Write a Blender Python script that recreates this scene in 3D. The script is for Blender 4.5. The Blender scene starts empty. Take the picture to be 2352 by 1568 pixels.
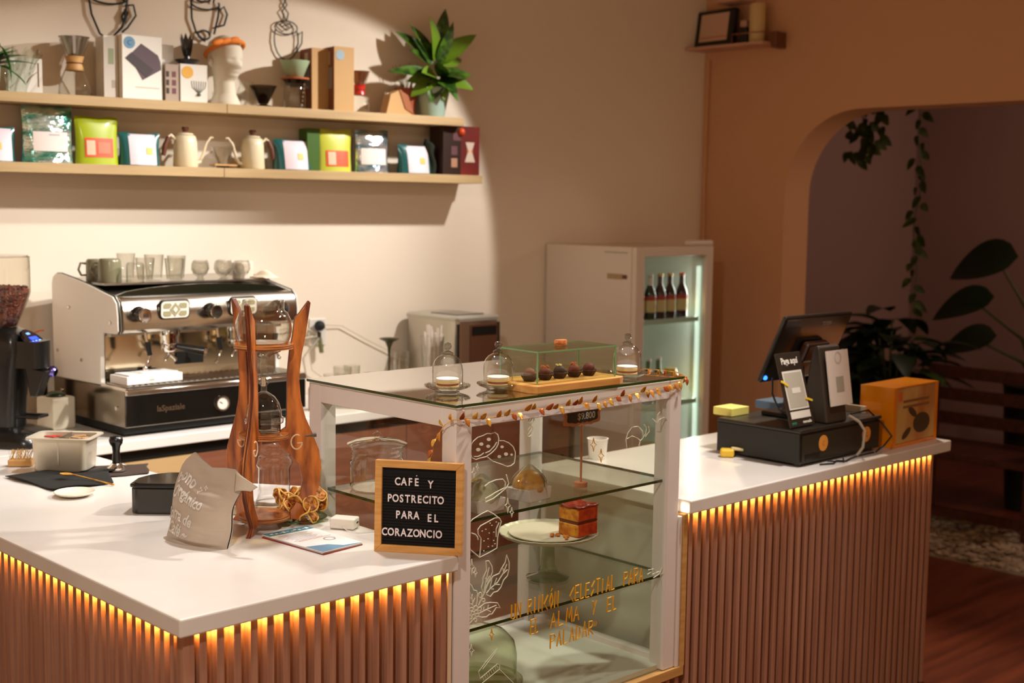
import bpy, bmesh, math, random
from mathutils import Vector, Matrix, Euler
random.seed(7)
PI = math.pi
S = bpy.context.scene
COL = S.collection
# ---------------------------------------------------------------- camera, world, lights, exposure
CAM = Vector((-1.30629, -2.31466, 1.75))
FWD = Vector((.69015019, .71622193, -.10353194)); RGT = Vector((.72102896, -.69276428, .01396004)); UPV = Vector((.06172474, .08428406, .99452816))
cd = bpy.data.cameras.new('camera'); cam = bpy.data.objects.new('camera', cd); COL.objects.link(cam)
cam.matrix_world = Matrix((( RGT.x, UPV.x, -FWD.x, CAM.x), (RGT.y, UPV.y, -FWD.y, CAM.y), (RGT.z, UPV.z, -FWD.z, CAM.z), (0, 0, 0, 1)))
cd.sensor_width = 36; cd.lens = 3000 / 2352 * 36; cd.clip_start = .05
cd.dof.use_dof = True; cd.dof.focus_distance = 3.3; cd.dof.aperture_fstop = 3.2
S.camera = cam
W = bpy.data.worlds.new('room_air'); S.world = W; W.use_nodes = True
W.node_tree.nodes['Background'].inputs[0].default_value = (1.0, .63, .36, 1)
W.node_tree.nodes['Background'].inputs[1].default_value = .60
S.view_settings.view_transform = 'Standard'; S.view_settings.look = 'None'
S.view_settings.gamma = 1; S.view_settings.exposure = .12; S.view_settings.use_curve_mapping = False
S.cycles.max_bounces = 14; S.cycles.transparent_max_bounces = 40; S.cycles.transmission_bounces = 12
S.cycles.sample_clamp_indirect = 4; S.cycles.caustics_reflective = False; S.cycles.caustics_refractive = False
def spot(name, loc, target, watt, deg, col, blend=.12, r=.03):
    l = bpy.data.lights.new(name, 'SPOT'); l.energy = watt; l.color = col; l.spot_size = math.radians(deg); l.spot_blend = blend
    l.shadow_soft_size = r
    o = bpy.data.objects.new(name, l); COL.objects.link(o); o.location = loc
    o.rotation_euler = (Vector(target) - Vector(loc)).to_track_quat('-Z', 'Y').to_euler(); return o
WARM = (1, .84, .66)
LW_ = (3.02, .98, 2.92)
spot('track_spot_wall_wide', LW_, (1.47, 2.5, 1.05), 95, 66, (1, .95, .90), .08, .035)
spot('track_spot_wall_beam', LW_, (1.2, 2.5, 1.05), 190, 62, (1, .96, .92), 1.0, .035)
spot('track_spot_machine', (1.75, .70, 2.92), (.45, 2.55, 1.0), 225, 66, (1, .96, .92), 1.0, .04)
spot('track_spot_counter', (.85, .80, 2.92), (.45, .60, .9), 112, 84, (1, .95, .91), .6, .07)
spot('track_spot_case', (2.35, -.35, 2.92), (1.05, .45, .9), 190, 86, (1, .93, .86), .6, .05)
spot('track_spot_till', (3.75, .75, 2.92), (2.2, .3, .9), 150, 80, (1, .84, .66), .4, .05)
spot('track_spot_front', (-.9, -1.2, 2.92), (.6, .2, .8), 125, 84, (1, .92, .82), .8, .08)

# ---------------------------------------------------------------- materials
def lin(c):
    return tuple(((x / 255) / 12.92 if x / 255 <= .04045 else ((x / 255 + .055) / 1.055) ** 2.4) for x in c) + (1,)
MC = {}
def mat(name, col, rough=.5, metal=0, noise=None, bump=None, spec=.5, coat=0, emit=None, es=1, sub=0, trans=0, alpha=1, wave=None, ior=1.45):
    if name in MC: return MC[name]
    m = bpy.data.materials.new(name); m.use_nodes = True; nt = m.node_tree; b = nt.nodes['Principled BSDF']
    c = lin(col); b.inputs['Base Color'].default_value = c; b.inputs['Roughness'].default_value = rough
    b.inputs['Metallic'].default_value = metal; b.inputs['Specular IOR Level'].default_value = spec
    b.inputs['Coat Weight'].default_value = coat; b.inputs['Coat Roughness'].default_value = .08
    b.inputs['Subsurface Weight'].default_value = sub; b.inputs['Transmission Weight'].default_value = trans
    b.inputs['Alpha'].default_value = alpha; b.inputs['IOR'].default_value = ior
    if sub: b.inputs['Subsurface Radius'].default_value = (.02, .01, .005)
    if emit: b.inputs['Emission Color'].default_value = lin(emit); b.inputs['Emission Strength'].default_value = es
    tc = nt.nodes.new('ShaderNodeTexCoord')
    if noise:                       # (scale xyz, second colour, contrast lo, hi)
        mp = nt.nodes.new('ShaderNodeMapping'); mp.inputs['Scale'].default_value = noise[0]; nt.links.new(tc.outputs['Object'], mp.inputs[0])
        n = nt.nodes.new('ShaderNodeTexNoise'); n.inputs['Scale'].default_value = 1; n.inputs['Detail'].default_value = 5; nt.links.new(mp.outputs[0], n.inputs['Vector'])
        r = nt.nodes.new('ShaderNodeValToRGB'); r.color_ramp.elements[0].position = noise[2]; r.color_ramp.elements[1].position = noise[3]
        r.color_ramp.elements[0].color = c; r.color_ramp.elements[1].color = lin(noise[1]); nt.links.new(n.outputs['Fac'], r.inputs[0])
        nt.links.new(r.outputs[0], b.inputs['Base Color'])
    if bump:                        # (scale xyz, strength, distance)
        mp = nt.nodes.new('ShaderNodeMapping'); mp.inputs['Scale'].default_value = bump[0]; nt.links.new(tc.outputs['Object'], mp.inputs[0])
        n = nt.nodes.new('ShaderNodeTexNoise'); n.inputs['Scale'].default_value = 1; n.inputs['Detail'].default_value = 3; nt.links.new(mp.outputs[0], n.inputs['Vector'])
        bp = nt.nodes.new('ShaderNodeBump'); bp.inputs['Strength'].default_value = bump[1]; bp.inputs['Distance'].default_value = bump[2]
        nt.links.new(n.outputs['Fac'], bp.inputs['Height']); nt.links.new(bp.outputs[0], b.inputs['Normal'])
    MC[name] = m; return m
def thin_glass(name, tint=(250, 252, 250), edge=(150, 160, 150), refl=1.0, ior=1.5, rough=0.0):
    if name in MC: return MC[name]
    m = bpy.data.materials.new(name); m.use_nodes = True; nt = m.node_tree; nt.nodes.clear()
    out = nt.nodes.new('ShaderNodeOutputMaterial'); mx = nt.nodes.new('ShaderNodeMixShader')
    tr = nt.nodes.new('ShaderNodeBsdfTransparent'); gl = nt.nodes.new('ShaderNodeBsdfGlossy'); gl.inputs['Roughness'].default_value = rough
    f0 = ((ior - 1) / (ior + 1)) ** 2
    mu = nt.nodes.new('ShaderNodeMath'); mu.operation = 'MULTIPLY'; mu.inputs[1].default_value = refl; mu.use_clamp = True
    lw = nt.nodes.new('ShaderNodeLayerWeight'); lw.inputs['Blend'].default_value = .5
    pw = nt.nodes.new('ShaderNodeMath'); pw.operation = 'POWER'; pw.inputs[1].default_value = 3.0
    p5 = nt.nodes.new('ShaderNodeMath'); p5.operation = 'POWER'; p5.inputs[1].default_value = 5.0      # Schlick reflectance
    ma = nt.nodes.new('ShaderNodeMath'); ma.operation = 'MULTIPLY_ADD'; ma.inputs[1].default_value = 1 - f0; ma.inputs[2].default_value = f0
    mc = nt.nodes.new('ShaderNodeMixRGB'); mc.inputs[1].default_value = lin(tint); mc.inputs[2].default_value = lin(edge)
    L = nt.links.new
    L(lw.outputs['Facing'], pw.inputs[0]); L(pw.outputs[0], mc.inputs[0]); L(mc.outputs[0], tr.inputs[0])
    L(lw.outputs['Facing'], p5.inputs[0]); L(p5.outputs[0], ma.inputs[0]); L(ma.outputs[0], mu.inputs[0]); L(mu.outputs[0], mx.inputs[0]); L(tr.outputs[0], mx.inputs[1]); L(gl.outputs[0], mx.inputs[2]); L(mx.outputs[0], out.inputs[0])
    MC[name] = m; return m
GL = thin_glass('clear_glass', (252, 252, 250), (214, 214, 206), 2.2)
PANE = thin_glass('case_pane_glass', (253, 254, 251), (243, 248, 240), 1.0)
TOPG = thin_glass('case_top_glass', (250, 252, 247), (236, 242, 230), 2.2)
PEDGE = mat('glass_cut_edge', (38, 62, 22), .15, coat=.6)
PEDGE2 = mat('glass_box_cut_edge', (120, 160, 110), .15, coat=.6)
SMOKE = thin_glass('smoke_grey_glass', (170, 160, 150), (90, 82, 75), 1.2)
WHITE = mat('white_quartz_worktop', (224, 219, 213), .22, spec=.45, noise=((3, 3, 3), (218, 212, 205), .4, .6))
FRAME = mat('white_painted_aluminium', (222, 214, 210), .3)
PAPER = mat('white_paper', (235, 230, 228), .7)
CARD = mat('white_card_box', (226, 220, 208), .6)
BLK = mat('black_plastic', (16, 16, 15), .28, coat=.25)
BLKM = mat('black_matte', (20, 20, 18), .7)
STEEL = mat('brushed_steel', (190, 184, 172), .28, 1, bump=((4, 4, 120), .05, .002))
CHR = mat('chrome', (225, 220, 212), .08, 1)
GOLD = mat('gold_foil', (242, 192, 92), .32, .5, noise=((60, 60, 60), (214, 140, 46), .45, .6))
COPPER = mat('copper_leaf', (182, 92, 44), .38, .4)
BIRCH = mat('light_wood', (206, 160, 98), .5, noise=((6, 60, 60), (188, 140, 80), .35, .65), bump=((8, 90, 90), .12, .002))
SHELFW = mat('shelf_oak', (186, 158, 112), .55, noise=((3, 40, 40), (172, 142, 98), .35, .65))
SLAT = mat('reddish_brown_slat', (178, 132, 108), .55, noise=((90, 90, 2.5), (150, 102, 80), .35, .68))
SLATB = mat('slat_backing_wood', (168, 120, 92), .6, noise=((90, 90, 2.5), (142, 94, 70), .35, .68))
# ---------------------------------------------------------------- mesh helpers
class G:
    def __init__(s): s.b = bmesh.new()
    def _v(s, vs, M=None): 
        if M is not None:
            for v in vs: v.co = M @ v.co
        return vs
    def box(s, c, d, M=None, mi=0):
        x, y, z = c; a, b, h = d[0] / 2, d[1] / 2, d[2] / 2
        v = s._v([s.b.verts.new((x + i * a, y + j * b, z + k * h)) for k in (-1, 1) for (i, j) in ((-1, -1), (1, -1), (1, 1), (-1, 1))], M)
        for f in ((0, 3, 2, 1), (4, 5, 6, 7), (0, 1, 5, 4), (1, 2, 6, 5), (2, 3, 7, 6), (3, 0, 4, 7)):
            s.b.faces.new([v[i] for i in f]).material_index = mi
        return s
    def bb(s, x0, x1, y0, y1, z0, z1, M=None, mi=0): return s.box(((x0 + x1) / 2, (y0 + y1) / 2, (z0 + z1) / 2), (x1 - x0, y1 - y0, z1 - z0), M, mi)
    def lathe(s, pr, n=32, c=(0, 0, 0), M=None, sq=1.0, a0=0, wob=None):
        R = []
        for r, z in pr:
            if r < 1e-6: R.append(s._v([s.b.verts.new((c[0], c[1], c[2] + z))], M))
            else: R.append(s._v([s.b.verts.new((c[0] + r * (wob(i, n) if wob else 1) * math.cos(a0 + 2 * PI * i / n), c[1] + sq * r * (wob(i, n) if wob else 1) * math.sin(a0 + 2 * PI * i / n), c[2] + z)) for i in range(n)], M))
        for A, B in zip(R, R[1:]):
            for i in range(n):
                j = (i + 1) % n
                if len(A) == 1 and len(B) == 1: continue
                if len(A) == 1: s.b.faces.new((A[0], B[j], B[i]))
                elif len(B) == 1: s.b.faces.new((A[i], A[j], B[0]))
                else: s.b.faces.new((A[i], A[j], B[j], B[i]))
        return s
    def cyl(s, p, q, r, r2=None, n=20, cap=True):
        p, q = Vector(p), Vector(q); d = q - p; L = d.length; M = Matrix.Translation(p) @ d.to_track_quat('Z', 'Y').to_matrix().to_4x4(); r2 = r if r2 is None else r2
        return s.lathe(([(0, 0)] if cap else []) + [(r, 0), (r2, L)] + ([(0, L)] if cap else []), n, M=M)
    def tube(s, pts, r, n=8, closed=False, rad=None, caps=True):
        P = [Vector(p) for p in pts]; rings = []; N = len(P); up = Vector((0, 0, 1))
        t = (P[1] - P[0]).normalized(); nx = t.orthogonal().normalized()
        for i, p in enumerate(P):
            a = P[i - 1] if (i or closed) else P[i]; b = P[(i + 1) % N] if (i < N - 1 or closed) else P[i]
            t = (b - a); t = t.normalized() if t.length > 1e-9 else Vector((0, 0, 1))
            nx = (nx - t * nx.dot(t)); nx = nx.normalized() if nx.length > 1e-6 else t.orthogonal().normalized(); ny = t.cross(nx)
            rr = rad[i] if rad else r
            rings.append([s.b.verts.new(p + (nx * math.cos(2 * PI * k / n) + ny * math.sin(2 * PI * k / n)) * rr) for k in range(n)])
        for i in range(N if closed else N - 1):
            A, B = rings[i], rings[(i + 1) % N]
            for k in range(n): s.b.faces.new((A[k], A[(k + 1) % n], B[(k + 1) % n], B[k]))
        if not closed and caps: s.b.faces.new(rings[0][::-1]); s.b.faces.new(rings[-1])
        return s
    def prism(s, poly, h, M=None, z0=0, mi=0, side=None):
        A = s._v([s.b.verts.new((x, y, z0)) for x, y in poly], M); B = s._v([s.b.verts.new((x, y, z0 + h)) for x, y in poly], M)
        s.b.faces.new(A[::-1]).material_index = mi; s.b.faces.new(B).material_index = mi
        for i in range(len(A)): s.b.faces.new((A[i], A[(i + 1) % len(A)], B[(i + 1) % len(A)], B[i])).material_index = mi if side is None else side
        return s
    def grid(s, fn, nu, nv, closed=False):
        V = [[s.b.verts.new(fn(u / nu, v / nv)) for v in range(nv + 1)] for u in range(nu + 1)]
        for u in range(nu):
            for v in range(nv): s.b.faces.new((V[u][v], V[u + 1][v], V[u + 1][v + 1], V[u][v + 1]))
        return s
    def ball(s, c, r, n=16, sz=1, M=None):
        k = max(4, n // 2); return s.lathe([(r * math.sin(PI * i / k), -r * sz * math.cos(PI * i / k)) for i in range(k + 1)], n, c, M)
    def leaf(s, base, d, L, Wd, up=(0, 0, 1), bend=.3, fold=.15, n=6, tip=1.4):
        base, d = Vector(base), Vector(d).normalized(); up = Vector(up); sx = d.cross(up); sx = sx.normalized() if sx.length > 1e-4 else d.orthogonal().normalized(); nn = sx.cross(d).normalized()
        rows = []
        for i in range(n + 1):
            t = i / n; w = Wd / 2 * (math.sin(PI * t ** (1 / tip)) ** .8 if 0 < t < 1 else 0); c = base + d * (L * t) - nn * (bend * L * t * t)
            if i in (0, n): rows.append([s.b.verts.new(c)])
            else: rows.append([s.b.verts.new(c - sx * w + nn * w * fold * 2), s.b.verts.new(c), s.b.verts.new(c + sx * w + nn * w * fold * 2)])
        for A, B in zip(rows, rows[1:]):
            if len(A) == 1: s.b.faces.new((A[0], B[0], B[1])); s.b.faces.new((A[0], B[1], B[2]))
            elif len(B) == 1: s.b.faces.new((A[0], A[1], B[0])); s.b.faces.new((A[1], A[2], B[0]))
            else:
                for k in (0, 1): s.b.faces.new((A[k], A[k + 1], B[k + 1], B[k]))
        return s
    def text(s, body, size, M, ext=.0008, off=0, ax='CENTER', wsc=1):
        c = bpy.data.curves.new('t', 'FONT'); c.body = body; c.size = size; c.extrude = ext; c.offset = off; c.align_x = ax; c.resolution_u = 3
        o = bpy.data.objects.new('t', c); me = bpy.data.meshes.new_from_object(o); me.transform(M @ Matrix.Diagonal((wsc, 1, 1, 1)))
        s.b.from_mesh(me); bpy.data.objects.remove(o); bpy.data.curves.remove(c); bpy.data.meshes.remove(me); return s
    def done(s, name, m, parent=None, loc=None, rot=None, sm=None, bev=0, seg=2, solid=0, subd=0):
        me = bpy.data.meshes.new(name); bmesh.ops.remove_doubles(s.b, verts=s.b.verts, dist=1e-6) if False else None
        bmesh.ops.recalc_face_normals(s.b, faces=s.b.faces); s.b.to_mesh(me); s.b.free()
        for mm in (m if isinstance(m, (list, tuple)) else [m]): me.materials.append(mm)
        o = bpy.data.objects.new(name, me); COL.objects.link(o)
        if parent is not None: o.parent = parent
        if loc is not None: o.location = loc
        if rot is not None: o.rotation_euler = rot
        if sm is not None:
            for p in me.polygons: p.use_smooth = True
            if sm < 180: me.set_sharp_from_angle(angle=math.radians(sm))
        if solid: q = o.modifiers.new('s', 'SOLIDIFY'); q.thickness = solid; q.offset = 0
        if subd: q = o.modifiers.new('u', 'SUBSURF'); q.levels = subd; q.render_levels = subd
        if bev: q = o.modifiers.new('b', 'BEVEL'); q.width = bev; q.segments = seg; q.limit_method = 'ANGLE'; q.angle_limit = math.radians(35)
        return o
def T(name, label, cat, loc=(0, 0, 0), rz=0, group=None):
    o = bpy.data.objects.new(name, None); COL.objects.link(o); o.location = loc; o.rotation_euler = (0, 0, rz)
    o.empty_display_size = .05; o['label'] = label; o['category'] = cat
    if group: o['group'] = group
    return o
def tag(o, label, cat, group=None, kind=None):
    o['label'] = label; o['category'] = cat
    if group: o['group'] = group
    if kind: o['kind'] = kind
    return o
def st(o): o['kind'] = 'structure'; return o
def dup(r, loc, label, rz=None, group=None):
    n = r.copy(); COL.objects.link(n); n.location = loc; n['label'] = label
    if rz is not None: n.rotation_euler = (0, 0, rz)
    if group: n['group'] = group
    for c in list(r.children):
        k = c.copy(); COL.objects.link(k); k.parent = n
        for g in list(c.children):
            q = g.copy(); COL.objects.link(q); q.parent = k
    return n
def RX(a): return Matrix.Rotation(a, 4, 'X')
def RY(a): return Matrix.Rotation(a, 4, 'Y')
def RZ(a): return Matrix.Rotation(a, 4, 'Z')
def TR(*a): return Matrix.Translation(a)
# text standing upright and facing -Y: x right, z up
def upright(x, y, z): return TR(x, y, z) @ RX(PI / 2)
WA = math.radians(-9)                      # the shelf wall runs nine degrees off the counter
WU = Vector((math.cos(WA), math.sin(WA), 0)); WV = Vector((math.sin(WA), -math.cos(WA), 0)); W0 = Vector((.75, 2.65, 0))
def wp(u, v, z): return W0 + WU * u + WV * v + Vector((0, 0, z))
ZC = .905
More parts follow.
